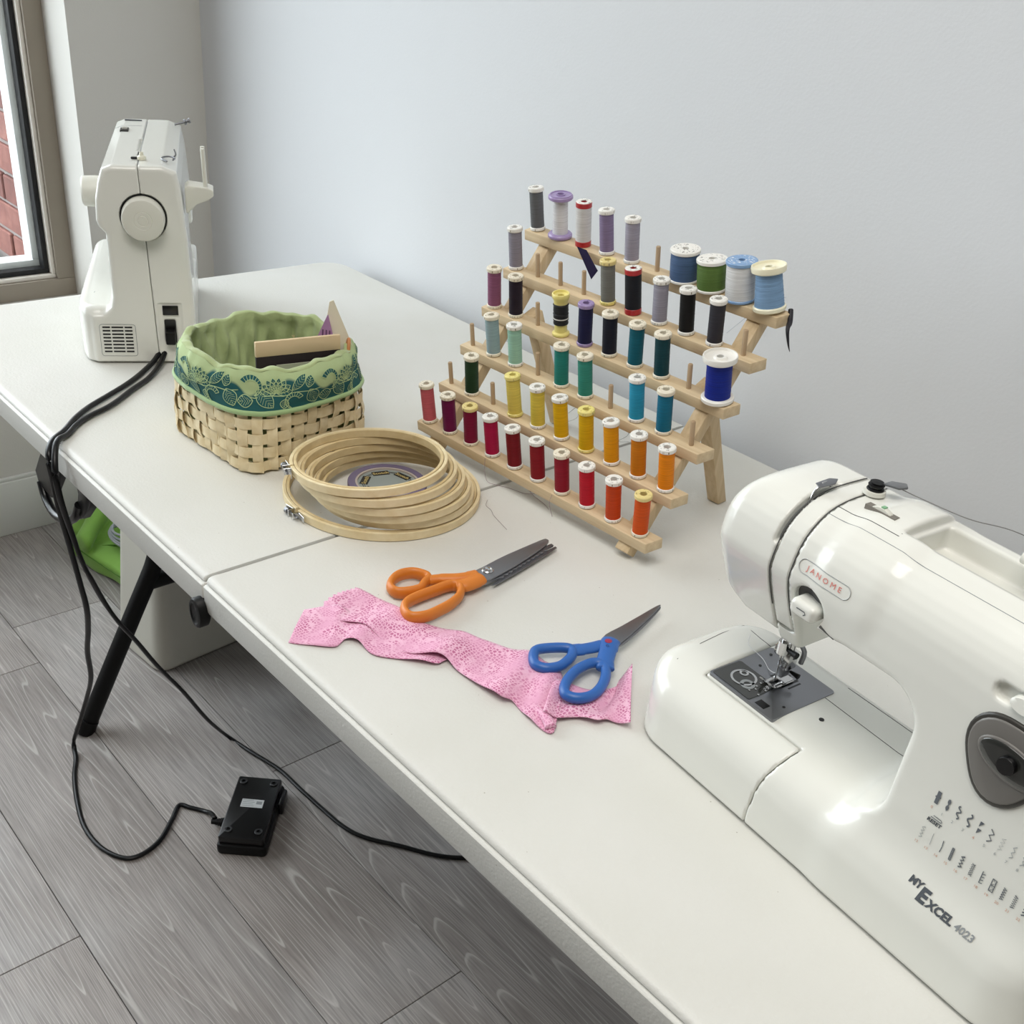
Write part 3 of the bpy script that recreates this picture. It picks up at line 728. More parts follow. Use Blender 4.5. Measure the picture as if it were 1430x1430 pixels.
MB().box((.1110, .0676, .2772), (.1140, .0714, .2786)).build('tension_mark', mat('mark_green', '7fae86', .5), wm)
kb = MB().lathe([(0, 0), (.0085, 0), (.0080, .003), (.0045, .0035), (.0045, .006), (0, .006)], 24, Matrix.Translation((.0880, .0900, .2735))).build('winder_base', M_white2, m1, smooth=40)
MB().lathe([(0, 0), (.0062, 0), (.0066, .001), (.0062, .0022), (.0045, .003), (.0045, .004), (.0060, .0048), (.0062, .0058), (.0045, .0066), (.0045, .0074), (.0052, .0085), (0, .0088)], 24, Matrix.Translation((.0880, .0900, .2765)) @ Matrix.Diagonal((1.0, 1.0, .75, 1))).build('tension_disc', M_blackm, kb, smooth=40)
MB().prism([(0, -.004), (.013, -.007), (.018, -.002), (.015, .005), (.004, .004)], 0, .0018, Matrix.Translation((.0905, .0955, .2815)) @ Matrix.Rotation(.35, 4, 'Z') @ Matrix.Rotation(-.12, 4, 'Y')).build('thread_leaf', mat('leaf_grey', '626466', .35), kb, bevel=.0006)
tk = MB().tube(spline([(.0640, .0500, .262), (.0625, .0540, .2700), (.0630, .0600, .2760), (.0645, .0660, .2765), (.0640, .0690, .2735)], 5), .0016, 8).build('take_up_lever', M_chrome, m1, smooth=60)
MB().prism([(0, -.004), (.012, -.005), (.017, 0), (.012, .004), (0, .003)], 0, .0012, Matrix.Translation((.0625, .0555, .2750)) @ Matrix.Rotation(1.25, 4, 'Z') @ Matrix.Rotation(-.25, 4, 'Y')).build('lever_plate', M_steel, tk, bevel=.0004)
MB().tube([(.2045, .1010, .2785), (.2900, .1020, .2785)], .0048, 16).build('spool_pin', M_white, m1, smooth=50)
for o_ in (): pass
# carrying handle ridge behind the lid and rear wall
MB().box((.142, .1135, .250), (.345, .1165, .262)).build('tray_wall', M_cream, m1, bevel=.001)
# right end: hand wheel
MB().lathe([(0, 0), (.024, 0), (.0255, .002), (.0255, .014), (.023, .017), (0, .018)], 40, Matrix.Translation((.365, .075, .195)) @ Matrix.Rotation(PI/2, 4, 'Y')).build('hand_wheel', M_white2, m1, smooth=40)
for x, y in ((-.01, .03), (.33, .02), (-.005, .12), (.33, .125)):
    MB().lathe([(0, 0), (.009, 0), (.009, .006), (0, .006)], 16, Matrix.Translation((x, y, 0))).build('rubber_foot', M_blackm, m1, smooth=30)

# ------------------------------------------------------------------ far sewing machine (local x right end at 0, y back, z up)
m2 = thing('sewing_machine', 'white sewing machine seen from its hand wheel end, standing near the window', 'sewing machine', (-.6114, .1339, TZ), (0, 0, math.atan2(-.46578, .8849)), 'white sewing machines on the table')
C_POLY = [(.004, -.02), (.004, .072), (.022, .074), (.0325, .084), (.0365, .100), (.0365, .188), (.0285, .197), (.0255, .206), (.0275, .235), (.033, .258), (.039, .2745), (.052, .280), (.118, .281), (.1365, .274), (.1405, .25), (.1455, .18), (.1490, .08), (.1475, -.02)]
def f_b2(x, y, z):
    a = ext(sd_poly(y, z, C_POLY), x, -.355, .0, .007)
    a = smax(a, -ext(sd_box2(x, z, -.275, -.115, .082, .178, .02), y, -.1, .3, .001), .006)
    a = np.maximum(a, -np.maximum(np.maximum(-.30-(x+0)*1, x+.275) , np.maximum(z-.135, .082-z))*1.0) if False else a
    o = sd_box2(x, z, -.60, -.265, .082, .135, .01); a = smax(a, -o, .006)
    d2 = sd_box2(x, y, -.385, .0, -.020, .147, .035)
    d2 = smax(d2, sd_box2(x, y, -.385, -.002, -.0205+0, .2, .03), .01)
    bed = ext(d2, z, -.03, .0835, .016)
    slope = (-(y)-.003+(.0)+ (x+.12)*.10*0)
    sweep = (-y-.0030)-.020*(1-np.clip((x+.11)/.11, 0, 1)**2)      # front edge of the bed curves in toward the right end
    bed = smax(bed, sweep, .006)
    r = smin(a, bed, .004)
    return smax(r, .003-z, .002)
def f_c2(x, y, z):
    f = f_b2(x, y, z)
    w = ext(np.hypot(y-.0885, z-.2125)-.0315, x, -.009, .02, .0005)
    pk = ext(sd_box2(y, z, .0975, .1300, .020, .0920, .002), x, -.0012, .02, .0002)
    sk = ext(sd_box2(y, z, .1045, .1205, .030, .0675, .003), x, -.016, .02, .0002)
    sl = ext(sd_box2(x, y, -.19, -.10, .082, .0850, .001), z, .276, .30, .0002)
    return np.maximum(f, -np.minimum(np.minimum(w, pk), np.minimum(sk, sl)))
SPL = .0935
def spl(z): return .0860+.012*(z < -1)+(.0945-.086)*np.clip((.28-z)/.28, 0, 1)
sdf_obj('body_shell', lambda x, y, z: np.maximum(f_c2(x, y, z), y-spl(z)+.0004), (-.39, -.025, 0), (.002, .1, .285), .0024, M_white, m2)
sdf_obj('body_shell', lambda x, y, z: np.maximum(f_c2(x, y, z), spl(z)+.0004-y), (-.39, .083, 0), (.002, .155, .285), .0024, M_white, m2)
Mx = Matrix.Rotation(PI/2, 4, 'Y')
hw = MB().lathe([(0, -.006), (.0285, -.006), (.0290, 0), (.0285, .015), (.0270, .018), (.0245, .0188), (.0125, .0190), (.0118, .0185), (.0112, .0190), (.0075, .0190), (.0068, .0185), (.006, .0190), (0, .0190)], 48, Matrix.Translation((0, .0885, .2125)) @ Mx).build('hand_wheel', M_white2, m2, smooth=30)
MB().lathe([(.0292, 0), (.0308, 0), (.0308, .0015), (.0292, .0015)], 48, Matrix.Translation((-.002, .0885, .2125)) @ Mx, closed=True).build('wheel_gap', M_black, hw)
b = MB()
for r_ in range(8):
    z = .0545-r_*.0052
    for y0, y1 in ((.0185, .0290), (.0310, .0470), (.0490, .0595)):
        MB().box((-.003, y0, z), (.0005, y1, z+.0022)).build('vent_slot', M_black, m2)
MB().tube([(.0004, *p) for p in rrect(.0145, .0640, .0125, .0600, (.004,)*4, 4)], .0003, 4, closed=True).build('vent_surround', M_printL, m2)
MB().box((-.0010, .1035, .0745), (.0012, .1255, .0885)).build('power_switch', M_black, m2, bevel=.0008)
sk = MB().box((-.014, .1050, .0310), (-.006, .1200, .0670)).build('power_socket', M_black, m2)
pl = MB().box((-.010, .1055, .0330), (.012, .1195, .0520)).build('power_plug', M_blackm, sk, bevel=.002)
# top details
def top2(pts, off=0.): return [tuple(p) for p in march(f_b2, [(x, y, .31) for x, y in pts], (0, 0, -1), 60, off)]
MB().tube(top2([(-.01-.01*i, .0860) for i in range(33)]), .0004, 4).build('seam_line', M_printL, m2)
MB().tube(top2([(-.29, .040+.01*i) for i in range(5)]), .0004, 4).build('seam_line', M_printL, m2)
MB().box((-.086, .0835, .277), (-.045, .0875, .2822)).build('winder_slot', M_black, m2)
wb = MB().lathe([(0, 0), (.006, 0), (.006, .004), (.003, .006), (.0025, .010), (0, .010)], 16, Matrix.Translation((-.040, .0905, .281))).build('bobbin_winder', M_cream, m2, smooth=40)
MB().box((-.046, .076, .281), (-.040, .084, .2835)).build('winder_stop', M_black, wb, bevel=.0008)
MB().tube(spline([(-.030, .124, .282), (-.040, .117, .283), (-.052, .1185, .283), (-.058, .127, .283), (-.048, .134, .283), (-.036, .132, .283)], 5), .0012, 6).build('thread_hook', M_steel, m2, smooth=60)
MB().tube(top2(spline([(-.080, .130), (-.11, .1335), (-.14, .131)], 5), .0003), .0011, 6).build('handle_gap', M_seam, m2)
MB().box((-.265, .050, .277), (-.240, .062, .2818)).build('slider_slot', M_black, m2)
MB().box((-.262, .052, .2810), (-.252, .060, .285)).build('slider_knob', M_white, m2, bevel=.001)
MB().box((-.335, .052, .277), (-.332, .078, .2818)).build('marked_slot', M_print, m2)
gd = MB().tube([(-.325, .128, .279), (-.325, .146, .284)], .0016, 8).build('thread_guide', M_steel, m2, smooth=60)
MB().lathe([(0, 0), (.0045, 0), (.0045, .003), (.002, .004), (.002, .006), (.004, .007), (.004, .010), (0, .010)], 16, Matrix.Translation((-.325, .143, .283)) @ Matrix.Rotation(-1.2, 4, 'X')).build('guide_disc', M_steel, gd, smooth=30)
# front knob on the arm side (left in the view) and spool pin arm at the back
MB().lathe([(0, 0), (.021, 0), (.0215, .003), (.0205, .022), (.018, .0245), (0, .025)], 36, Matrix.Translation((-.085, .0275, .226)) @ Matrix.Rotation(PI/2, 4, 'X')).build('pattern_dial', M_white2, m2, smooth=35)
ar = MB().prism([(.1450, .248), (.150, .252), (.176, .249), (.184, .246), (.184, .238), (.176, .232), (.160, .226), (.1480, .214), (.1450, .214)], -.0, .034, Matrix.Translation((-.060, 0, 0)) @ Matrix(((0, 0, 1, 0), (1, 0, 0, 0), (0, 1, 0, 0), (0, 0, 0, 1)))).build('spool_pin_arm', M_white2, m2, bevel=.003, seg=3)
for dx in (-.050, -.034):
    MB().tube([(dx, .1735, .244), (dx, .1720, .300)], .0030, 10).build('spool_pin', M_white2, ar, smooth=60)
# head end bits beyond the arm
MB().tube([(-.31, .075, .14), (-.31, .075, .10)], .004, 10).build('presser_bar', M_chrome, m2)
MB().box((-.318, .060, .084), (-.302, .090, .089)).build('presser_foot', M_chrome, m2, bevel=.001)
MB().box((-.345, .035, .0825), (-.255, .110, .0845)).build('needle_plate', M_plate, m2)
MB().tube([(-.055, -.0036, .0785), (-.075, .006, .0842)], .0004, 4).build('bed_mark', M_printL, m2)

# ------------------------------------------------------------------ thread rack
RO = (-.13875, .39089, TZ); RTH = .041954
rack = thing('thread_rack', 'folding wooden thread rack with six slats of pegs standing on the table', 'thread rack', RO, (0, 0, RTH))
PITCH, SN, SZ, Z0 = .040745, .033862, .046359, .035
LEAN = .16
Mrot = lambda d, n, z: Matrix.Translation((d, n, z)) @ Matrix.Rotation(LEAN, 4, 'X')
for i in range(6):
    n_, z_ = SN*i, Z0+SZ*i
    sl = MB().prism([(-.0115, -.004), (.0115, -.004), (.0115, 0), (-.0115, 0)], 0, 1)
    b = MB().box((0, -.0115, -.0135), (.3985, .0115, 0))
    # slanted right end like the photograph's slats
    b.v = [(x+(.006 if x > .1 and y > 0 else 0), y, z) for x, y, z in b.v]
    o = b.build('slat', M_slat, rack, bevel=.0009)
    o.matrix_local = Mrot(-.0135, n_, z_)
pin_me = MB().lathe([(0, -.008), (.0029, -.008), (.0029, .0295), (.0024, .0303), (0, .0303)], 12).mesh('peg', 40)
for i in range(6):
    for j in range(10):
        o = obj('peg', pin_me, M_pin, rack)
        o.matrix_local = Matrix.Translation((PITCH*j, SN*i, Z0+SZ*i)) @ Matrix.Rotation(LEAN, 4, 'X')
ln = math.hypot(SN, SZ); un, uz = SN/ln, SZ/ln
for d_ in (.019, .353):
    # bar runs under the slats, foot on the table
    s0, s1 = -.028, ln*5+.004; off = .0145
    c0 = Vector((0, SN*0+un*s0+uz*off, Z0-.0115+uz*s0-un*off)); c1 = Vector((0, un*s1+uz*off, Z0-.0115+uz*s1-un*off))
    h = .0085; px_, pz_ = uz, -un
    prof = [(c0.y-px_*h, c0.z-pz_*h), (c0.y+px_*h, c0.z+pz_*h), (c1.y+px_*h, c1.z+pz_*h), (c1.y-px_*h, c1.z-pz_*h)]
    zmin = min(p[1] for p in prof)
    b = MB(); b.v = [(d_+s*.0095, y, z-zmin if z < .03 and False else z) for s in (-1, 1) for y, z in prof]
    b.f = [(0, 1, 2, 3), (7, 6, 5, 4), (0, 4, 5, 1), (1, 5, 6, 2), (2, 6, 7, 3), (3, 7, 4, 0)]
    br_ = b.build('support_bar', M_slatz, rack, bevel=.0012)
    dz = .0005-zmin
    br_.location.z += max(dz, 0) if zmin < 0 else 0
    MB().lathe([(0, 0), (.0034, 0), (.0034, .002), (0, .0024)], 16, Matrix.Translation((.0515 if d_ < .1 else .325, .1262, .160)) @ Matrix.Rotation(PI/2, 4, 'X') @ Matrix.Rotation(0, 4, 'Y')).build('hinge_bolt', M_blackm, rack)
for d_ in (.0455, .330):
    p0 = Vector((d_, .205, .002)); p1 = Vector((d_, .128, .176)); t = (p1-p0).normalized(); q = Vector((0, t.z, -t.y))*.0095
    b = MB(); b.v = [tuple(p0+Vector((s*.009, 0, 0))+q*e) for s in (-1, 1) for e in (-1, 1)]+[tuple(p1+Vector((s*.009, 0, 0))+q*e) for s in (-1, 1) for e in (-1, 1)]
    b.v[1] = (b.v[1][0], b.v[1][1], .0008); b.v[3] = (b.v[3][0], b.v[3][1], .0008); b.v[0] = (b.v[0][0], b.v[0][1], .0008); b.v[2] = (b.v[2][0], b.v[2][1], .0008)
    b.f = [(0, 1, 3, 2), (4, 6, 7, 5), (0, 4, 5, 1), (2, 3, 7, 6), (0, 2, 6, 4), (1, 5, 7, 3)]
    b.build('leg', M_slatz, rack, bevel=.0012)

# ------------------------------------------------------------------ thread spools
def thread_mat(name, col):
    if name in MATS: return MATS[name]
    m, N, L, b = nodes(name)
    tc = N.new('ShaderNodeTexCoord'); mp = N.new('ShaderNodeMapping'); mp.inputs['Scale'].default_value = (25, 25, 1500); L.new(tc.outputs['Object'], mp.inputs[0])
    n = N.new('ShaderNodeTexNoise'); n.inputs['Scale'].default_value = 1; n.inputs['Detail'].default_value = 2; L.new(mp.outputs[0], n.inputs['Vector'])
    hs = N.new('ShaderNodeHueSaturation'); hs.inputs['Saturation'].default_value = 1.06; hs.inputs['Color'].default_value = srgb(col); mr = N.new('ShaderNodeMapRange')
    mr.inputs[1].default_value = .3; mr.inputs[2].default_value = .7; mr.inputs[3].default_value = .72; mr.inputs[4].default_value = 1.0
    L.new(n.outputs['Fac'], mr.inputs[0]); L.new(mr.outputs[0], hs.inputs['Value']); L.new(hs.outputs[0], b.inputs['Base Color'])
    bp = N.new('ShaderNodeBump'); bp.inputs['Strength'].default_value = .5; bp.inputs['Distance'].default_value = .0006
    L.new(n.outputs['Fac'], bp.inputs['Height']); L.new(bp.outputs[0], b.inputs['Normal'])
    b.inputs['Roughness'].default_value = .55; b.inputs['Specular IOR Level'].default_value = .3
    return m
def cap_print(name, base, ink):
    if name in MATS: return MATS[name]
    m, N, L, b = nodes(name)
    tc = N.new('ShaderNodeTexCoord'); n = N.new('ShaderNodeTexNoise'); n.inputs['Scale'].default_value = 520; n.inputs['Detail'].default_value = 2
    mp = N.new('ShaderNodeMapping'); mp.inputs['Scale'].default_value = (.45, 1.2, .02); L.new(tc.outputs['Object'], mp.inputs[0]); L.new(mp.outputs[0], n.inputs['Vector'])
    g = N.new('ShaderNodeVectorMath'); g.operation = 'LENGTH'; L.new(tc.outputs['Object'], g.inputs[0])
    r = ramp(N, [(0, ink), (.38, ink), (.44, base), (1, base)]); L.new(n.outputs['Fac'], r.inputs[0]); L.new(r.outputs[0], b.inputs['Base Color'])
    b.inputs['Roughness'].default_value = .4; return m
CAPS = {'white': ('ece9e2', '8a8680'), 'cream': ('e9e0cc', '9a8c72'), 'gold': ('e3d08c', 'b09a60'), 'yellow': ('eadb86', 'b39c45'), 'lilac': ('9c88b4', '5d4a7a'), 'red': ('b22a2e', 'dcc8c8'), 'blue': ('7ea0c8', 'e8e8e8'), 'ivory': ('efe9cd', '88806a')}
def capm(k): return mat('cap_'+k, CAPS[k][0], .35, coat=.2)
H0 = .0545
def spool(row, col, lean_d, kind, tcol, cap, name, label, cap_top=None, extra=None):
    P = (PITCH*col, SN*row, Z0+SZ*row)
    Mw = Matrix.Translation(RO) @ Matrix.Rotation(RTH, 4, 'Z') @ Matrix.Translation(P) @ Matrix.Rotation(LEAN, 4, 'X') @ Matrix.Rotation(lean_d, 4, 'Y') @ Matrix.Translation((0, 0, .0004)) @ Matrix.Rotation(random.uniform(0, 6.28), 4, 'Z')
    t = thing('thread_spool', label, 'thread spool', group='spools of thread on the wooden rack'); t.matrix_world = Mw
    cm = capm(cap); cmt = capm(cap_top or cap); tm = thread_mat('thread_'+name, tcol); B = .0040
    def ring(nm, r, z0, z1, m, bev=.0006, parent=t, rin=B):
        return MB().lathe([(rin, z0), (r-bev, z0), (r, z0+bev), (r, z1-bev), (r-bev, z1), (rin, z1)], 32, closed=True).build(nm, m, parent, smooth=35)
    def wind(r, z0, z1, m=tm, nm='thread_winding', bulge=0., taper=0., lump=.00012, n=30):
        pr_ = [(B+.0006, z0)]+[(r+taper*(k/n)+bulge*math.sin(PI*k/n)+lump*math.sin(k*2.4+name_seed)*(.5+.5*math.sin(k*.9+name_seed)), z0+(z1-z0)*k/n) for k in range(n+1)]+[(B+.0006, z1)]
        return MB().lathe(pr_, 28, closed=True).build(nm, m, t, smooth=50)
    name_seed = (row*13+col*7) % 11
    if kind == 'std':
        h = H0
        ring('flange', .0098, 0, .0042, cm); ring('flange', .0100, h-.0050, h, cmt)
        wind(.0088, .0042, h-.0050)
        lb = ring('cap_label', .0086, h, h+.00015, cap_print('print_'+(cap_top or cap), *CAPS[cap_top or cap]), .00005)
        MB().lathe([(.0101, h-.0040), (.01022, h-.0040), (.01022, h-.0016), (.0101, h-.0016)], 32, closed=True).build('edge_print', cap_print('edge_'+(cap_top or cap), CAPS[cap_top or cap][0], '8a7f66'), t, smooth=30)
        MB().lathe([(.0099, .0010), (.01005, .0010), (.01005, .0032), (.0099, .0032)], 32, closed=True).build('edge_print', cap_print('edge_'+cap, CAPS[cap][0], '8a7f66'), t, smooth=30)
    elif kind == 'red':
        h = H0+.001
        ring('flange', .0102, 0, .0068, cm, .0004); ring('flange', .0102, h-.0068, h-.0008, cm, .0004); ring('cap_label', .0100, h-.0008, h, cap_print('print_white', *CAPS['white']), .0004)
        wind(.0099, .0068, h-.0068, lump=.00004)
    elif kind == 'bigspool':      # wide purple flanges, thin core
        h = H0
        ring('flange', .0158, 0, .0060, cm, .0018); ring('flange', .0158, h-.0052, h, cm, .0012)
        MB().lathe([(.0045, h), (.0060, h), (.0060, h+.0012), (.0045, h+.0012)], 24, closed=True).build('flange_ring', cm, t, smooth=30)
        MB().lathe([(.0125, h), (.0140, h), (.0140, h+.0008), (.0125, h+.0008)], 30, closed=True).build('flange_ring', cm, t, smooth=30)
        wind(.0100, .0060, h-.0052, taper=-.0005)
    elif kind == 'wide':
        h = extra or .036
        ring('flange', .0178, 0, .0030, cm); ring('flange', .0178, h-.0042, h, cm); ring('cap_label', .0150, h, h+.0002, cap_print('print_'+(cap_top or cap), *CAPS[cap_top or cap]), .00005)
        wind(.0166, .0030, h-.0042, bulge=.0003)
    elif kind == 'cup':
        h = extra or .048
        ring('flange', .0185, 0, .0055, cm, .0012)
        MB().lathe([(B, h-.0075), (.0172, h-.0075), (.0190, h-.0062), (.0195, h-.002), (.0190, h), (.0178, h), (.0170, h-.0025), (.0135, h-.0034), (.0075, h-.0034), (.0062, h-.0015), (B, h-.0015)], 36, closed=True).build('flange', cm, t, smooth=40)
        wind(.0165 if row == 5 else .0145, .0055, h-.0075, taper=-.0022 if row == 5 else -.0004, lump=.0003)
    elif kind == 'vintage':
        h = .0545
        MB().lathe([(B, 0), (.0105, 0), (.0112, .001), (.0110, .003), (.0080, .0048), (.0078, h-.018), (B, h-.018)], 30, closed=True).build('flange', cm, t, smooth=40)
        MB().lathe([(B, h-.0135), (.0088, h-.0135), (.0090, h-.009), (.0110, h-.005), (.0112, h-.001), (.0105, h), (.0092, h), (.0085, h-.0025), (B, h-.0030)], 30, closed=True).build('flange', cm, t, smooth=40)
        wind(.0094, .0150, h-.0130, lump=.0006, n=18)
        if extra: MB().lathe([(.0096, .022), (.0101, .0225), (.0096, .0235)], 24, closed=True).build('thread_strand', thread_mat('thread_white', 'd9d6cf'), t)
    if extra == 'wave': pass
    return t
SP = [
 # row, col, side lean, kind, thread colour, cap, name, label
 (0,0,-.03,'std','d26e76','cream','salmon','salmon pink thread spool at the left end of the bottom slat'),
 (0,1,.0,'std','70104a','cream','plum','plum purple thread spool, second from the left on the bottom slat'),
 (0,2,.03,'std','84123c','cream','burgundy','burgundy thread spool with a gold cap on the bottom slat'),
 (0,3,-.03,'std','b21648','white','raspberry','raspberry pink thread spool with a white printed cap on the bottom slat'),
 (0,4,-.05,'std','7c0e1c','white','dark_red','dark red thread spool, fifth from the left on the bottom slat'),
 (0,5,-.03,'std','8d1220','white','deep_red','deep red thread spool, sixth from the left on the bottom slat'),
 (0,6,-.02,'std','941029','cream','crimson','crimson thread spool with gold-edged cap, left of the coral red one'),
 (0,7,-.03,'std','c5333f','white','coral','coral red thread spool between the crimson and burnt orange spools'),
 (0,8,-.01,'std','cc4410','white','burnt_orange','burnt orange thread spool with a white cap, right of the coral red one'),
 (0,9,.04,'std','dc540c','cream','orange_red','orange thread spool with a gold cap at the right end of the bottom slat'),
 (1,1,.05,'std','1f3f27','cream','forest','dark forest green thread spool near the left end of the second slat'),
 (1,3,-.06,'std','ead573','yellow','straw','pale straw yellow thread spool with a hollow yellow cap'),
 (1,4,-.01,'std','e6cf62','white','lemon','lemon yellow thread spool with a white cap, right of the pale straw one'),
 (1,5,-.06,'std','e8b83d','white','gold','golden yellow thread spool with a printed white cap'),
 (1,6,-.02,'std','e3b41c','yellow','sunflower','bright sunflower yellow thread spool with a yellow cap'),
 (1,7,-.06,'std','eba01e','white','amber','amber thread spool with a plain white cap, right of the sunflower yellow one'),
 (1,8,-.03,'std','d07c18','white','ochre','ochre orange thread spool with a dark printed cap on the second slat'),
 (1,9,-.03,'std','f08c18','white','tangerine','tangerine thread spool with a plain white cap at the right end of the second slat'),
 (2,1,-.03,'std','9db4ba','cream','mist','grey-blue thread spool near the left end of the third slat'),
 (2,2,-.01,'std','a6d2c0','white','mint','pale mint green thread spool on the third slat'),
 (2,4,.01,'std','30877e','cream','teal','teal thread spool, left one of the teal pair on the third slat'),
 (2,5,-.03,'std','3d8f80','cream','sea_green','sea green thread spool, right one of the teal pair on the third slat'),
 (2,7,-.03,'std','3fa0c4','white','sky','turquoise blue thread spool with a printed cap on the third slat'),
 (2,8,.0,'std','15708f','cream','cerulean','cerulean blue thread spool near the right end of the third slat'),
 (3,0,.05,'std','98617f','cream','mauve','mauve thread spool at the left end of the fourth slat'),
 (3,1,.03,'std','241828','cream','aubergine','near-black aubergine thread spool beside the mauve one'),
 (3,3,.0,'vintage','26272b','yellow','vintage_black','half-empty pale yellow spool wound with black and white thread'),
 (3,4,.03,'std','1b1c45','lilac','navy','navy thread spool with purple ringed caps'),
 (3,5,.0,'std','121526','cream','midnight','midnight blue thread spool with a cream cap, left of the petrol blue one'),
 (3,6,.03,'std','136173','cream','petrol','petrol blue thread spool on the fourth slat'),
 (3,7,-.02,'std','0f4048','cream','dark_teal','dark teal thread spool on the fourth slat, right of the petrol blue one'),
 (3,9,-.03,'cup','1a2c8c','white','royal','large royal blue thread spool with wide white flanges'),
 (4,0,-.01,'std','97939f','white','silver','silver grey thread spool alone at the left end of the fifth slat'),
 (4,4,-.04,'std','7e7e78','yellow','stone','stone grey thread spool with a gold cap on the fifth slat'),
 (4,5,-.05,'red','1b1d24','red','black_red','black thread spool with red bands at both ends'),
 (4,6,.0,'std','a4a1ae','white','pearl','pearl grey loosely wound thread spool with an ivory cap, right of the red-banded black one'),
 (4,7,-.03,'std','0c0c0e','white','jet','jet black thread spool with white flanges on the fifth slat'),
 (4,8,.01,'std','34333a','white','charcoal','charcoal thread spool in shiny wrap, right of the jet black one'),
 (5,0,-.05,'std','666769','white','slate','slate grey thread spool at the left end of the top slat'),
 (5,1,.02,'bigspool','e5e4e6','lilac','white_purple','white thread on a purple spool with wide flanges'),
 (5,2,.01,'red','e3e1df','red','white_red','white thread spool with red bands at both ends'),
 (5,3,-.05,'std','8f80a0','white','lilac','lilac thread spool with a lilac foot on the top slat'),
 (5,4,-.01,'std','a9a5b3','white','lavender','pale lavender grey thread spool, right of the lilac one on the top slat'),
 (5,6,-.01,'wide','556c8f','white','denim','short wide denim blue thread spool on the top slat'),
 (5,7,-.07,'wide','617c42','white','leaf','short wide green thread spool with spiral stripes on the top slat'),
 (5,8,-.06,'wide','e6e6e6','blue','snow','wide white thread spool with blue flanges on the top slat'),
 (5,9,-.16,'cup','86a5c6','ivory','cornflower','tilted light blue thread spool with a wide ivory cup at the top slat end'),
]
for r_, c_, ld, kd, tc_, cp, nm, lb in SP:
    ct = {'burgundy': 'gold', 'orange_red': 'gold', 'stone': 'gold'}.get(nm)
    spool(r_, c_, ld, kd, tc_, cp, nm, lb, ct, {'leaf': .0365, 'denim': .038, 'snow': .0455, 'cornflower': .050, 'royal': .0545, 'vintage_black': 1}.get(nm))

# ------------------------------------------------------------------ woven basket with fabric liner
BC_ = (-.272, .229)
bk = thing('woven_basket', 'square-based woven splint basket with a green printed fabric liner folded over its round rim', 'basket', (BC_[0], BC_[1], TZ))
PH0 = math.radians(-41.2-45)
def brad(th, z):
    t = min(max(z/.105, 0), 1); n = 9.5-7.5*t**.62; a = .0935+.0110*t
    p = th-PH0; c, s_ = abs(math.cos(p)), abs(math.sin(p))
    return a/((c**n+s_**n)**(1/n))
# arc-length parametrisation measured low on the wall
NS = 38
_th = np.linspace(0, 2*PI, 2001); _pt = np.array([(brad(t, .04)*math.cos(t), brad(t, .04)*math.sin(t)) for t in _th])
_s = np.concatenate([[0], np.cumsum(np.hypot(*np.diff(_pt, axis=0).T))]); _s /= _s[-1]
def th_of(k): return float(np.interp((k/NS) % 1.0, _s, _th))
ROWZ = [.0105+.0185*i for i in range(6)]
def strip_mesh(path, wid_dir, hw, th_n, closed):
    """path: list of (point, across, normal)"""
    b = MB(); n = len(path)
    for p, a, nn in path:
        for sa, sn in ((-1, -1), (1, -1), (1, 1), (-1, 1)):
            b.v.append(tuple(np.array(p)+np.array(a)*hw*sa+np.array(nn)*th_n*sn))
    for i in range(n if closed else n-1):
        j = (i+1) % n
        for k in range(4): l = (k+1) % 4; b.f.append((i*4+k, i*4+l, j*4+l, j*4+k))
    if not closed: b.f += [(3, 2, 1, 0), tuple((n-1)*4+k for k in range(4))]
    return b
AMP = .0015
for r_ in range(5):
    path = []
    for q in range(NS*4):
        k = q/4; th = th_of(k); z = ROWZ[r_]+.0006*math.sin(k*1.3+r_*2)
        rad = brad(th, z)+AMP*math.cos(PI*k+PI*r_)
        path.append(((rad*math.cos(th), rad*math.sin(th), z), (0, 0, 1), (math.cos(th), math.sin(th), 0)))
    strip_mesh(path, None, .0066, .00045, True).build('weave_strip', M_strip, bk, smooth=50)
for k in range(NS):
    th = th_of(k); path = []
    for q in range(0, 6*4+4):
        z = -.0018+q*.0185/4
        if z > .101: break
        rr = brad(th, max(z, 0)); ph = (z-ROWZ[0])/.0185
        rad = rr-AMP*math.cos(PI*k+PI*ph)
        if z < .0035: rad -= (.0035-z)*1.0
        tang = (-math.sin(th), math.cos(th), 0)
        path.append(((rad*math.cos(th), rad*math.sin(th), max(z, .0006)), tang, (math.cos(th), math.sin(th), 0)))
    # turn under the base
    th_ = th; rb = brad(th, 0)-.010
    path.insert(0, ((rb*math.cos(th), rb*math.sin(th), .0009), (-math.sin(th), math.cos(th), 0), (0, 0, -1)))
    strip_mesh(path, None, .0064, .00045, False).build('weave_strip', M_strip, bk, smooth=50)
MB().prism([((brad(t, 0)-.006)*math.cos(t), (brad(t, 0)-.006)*math.sin(t)) for t in np.linspace(0, 2*PI, 48, endpoint=False)], .001, .003).build('basket_floor', M_strip, bk)
M_lin = mat('liner_green', 'abb985', .85, sheen=.3, bump=.25, bscale=300, var=.06, vscale=30)
M_pipe = mat('piping_green', 'a3bf88', .8, sheen=.3, bump=.2, bscale=300)
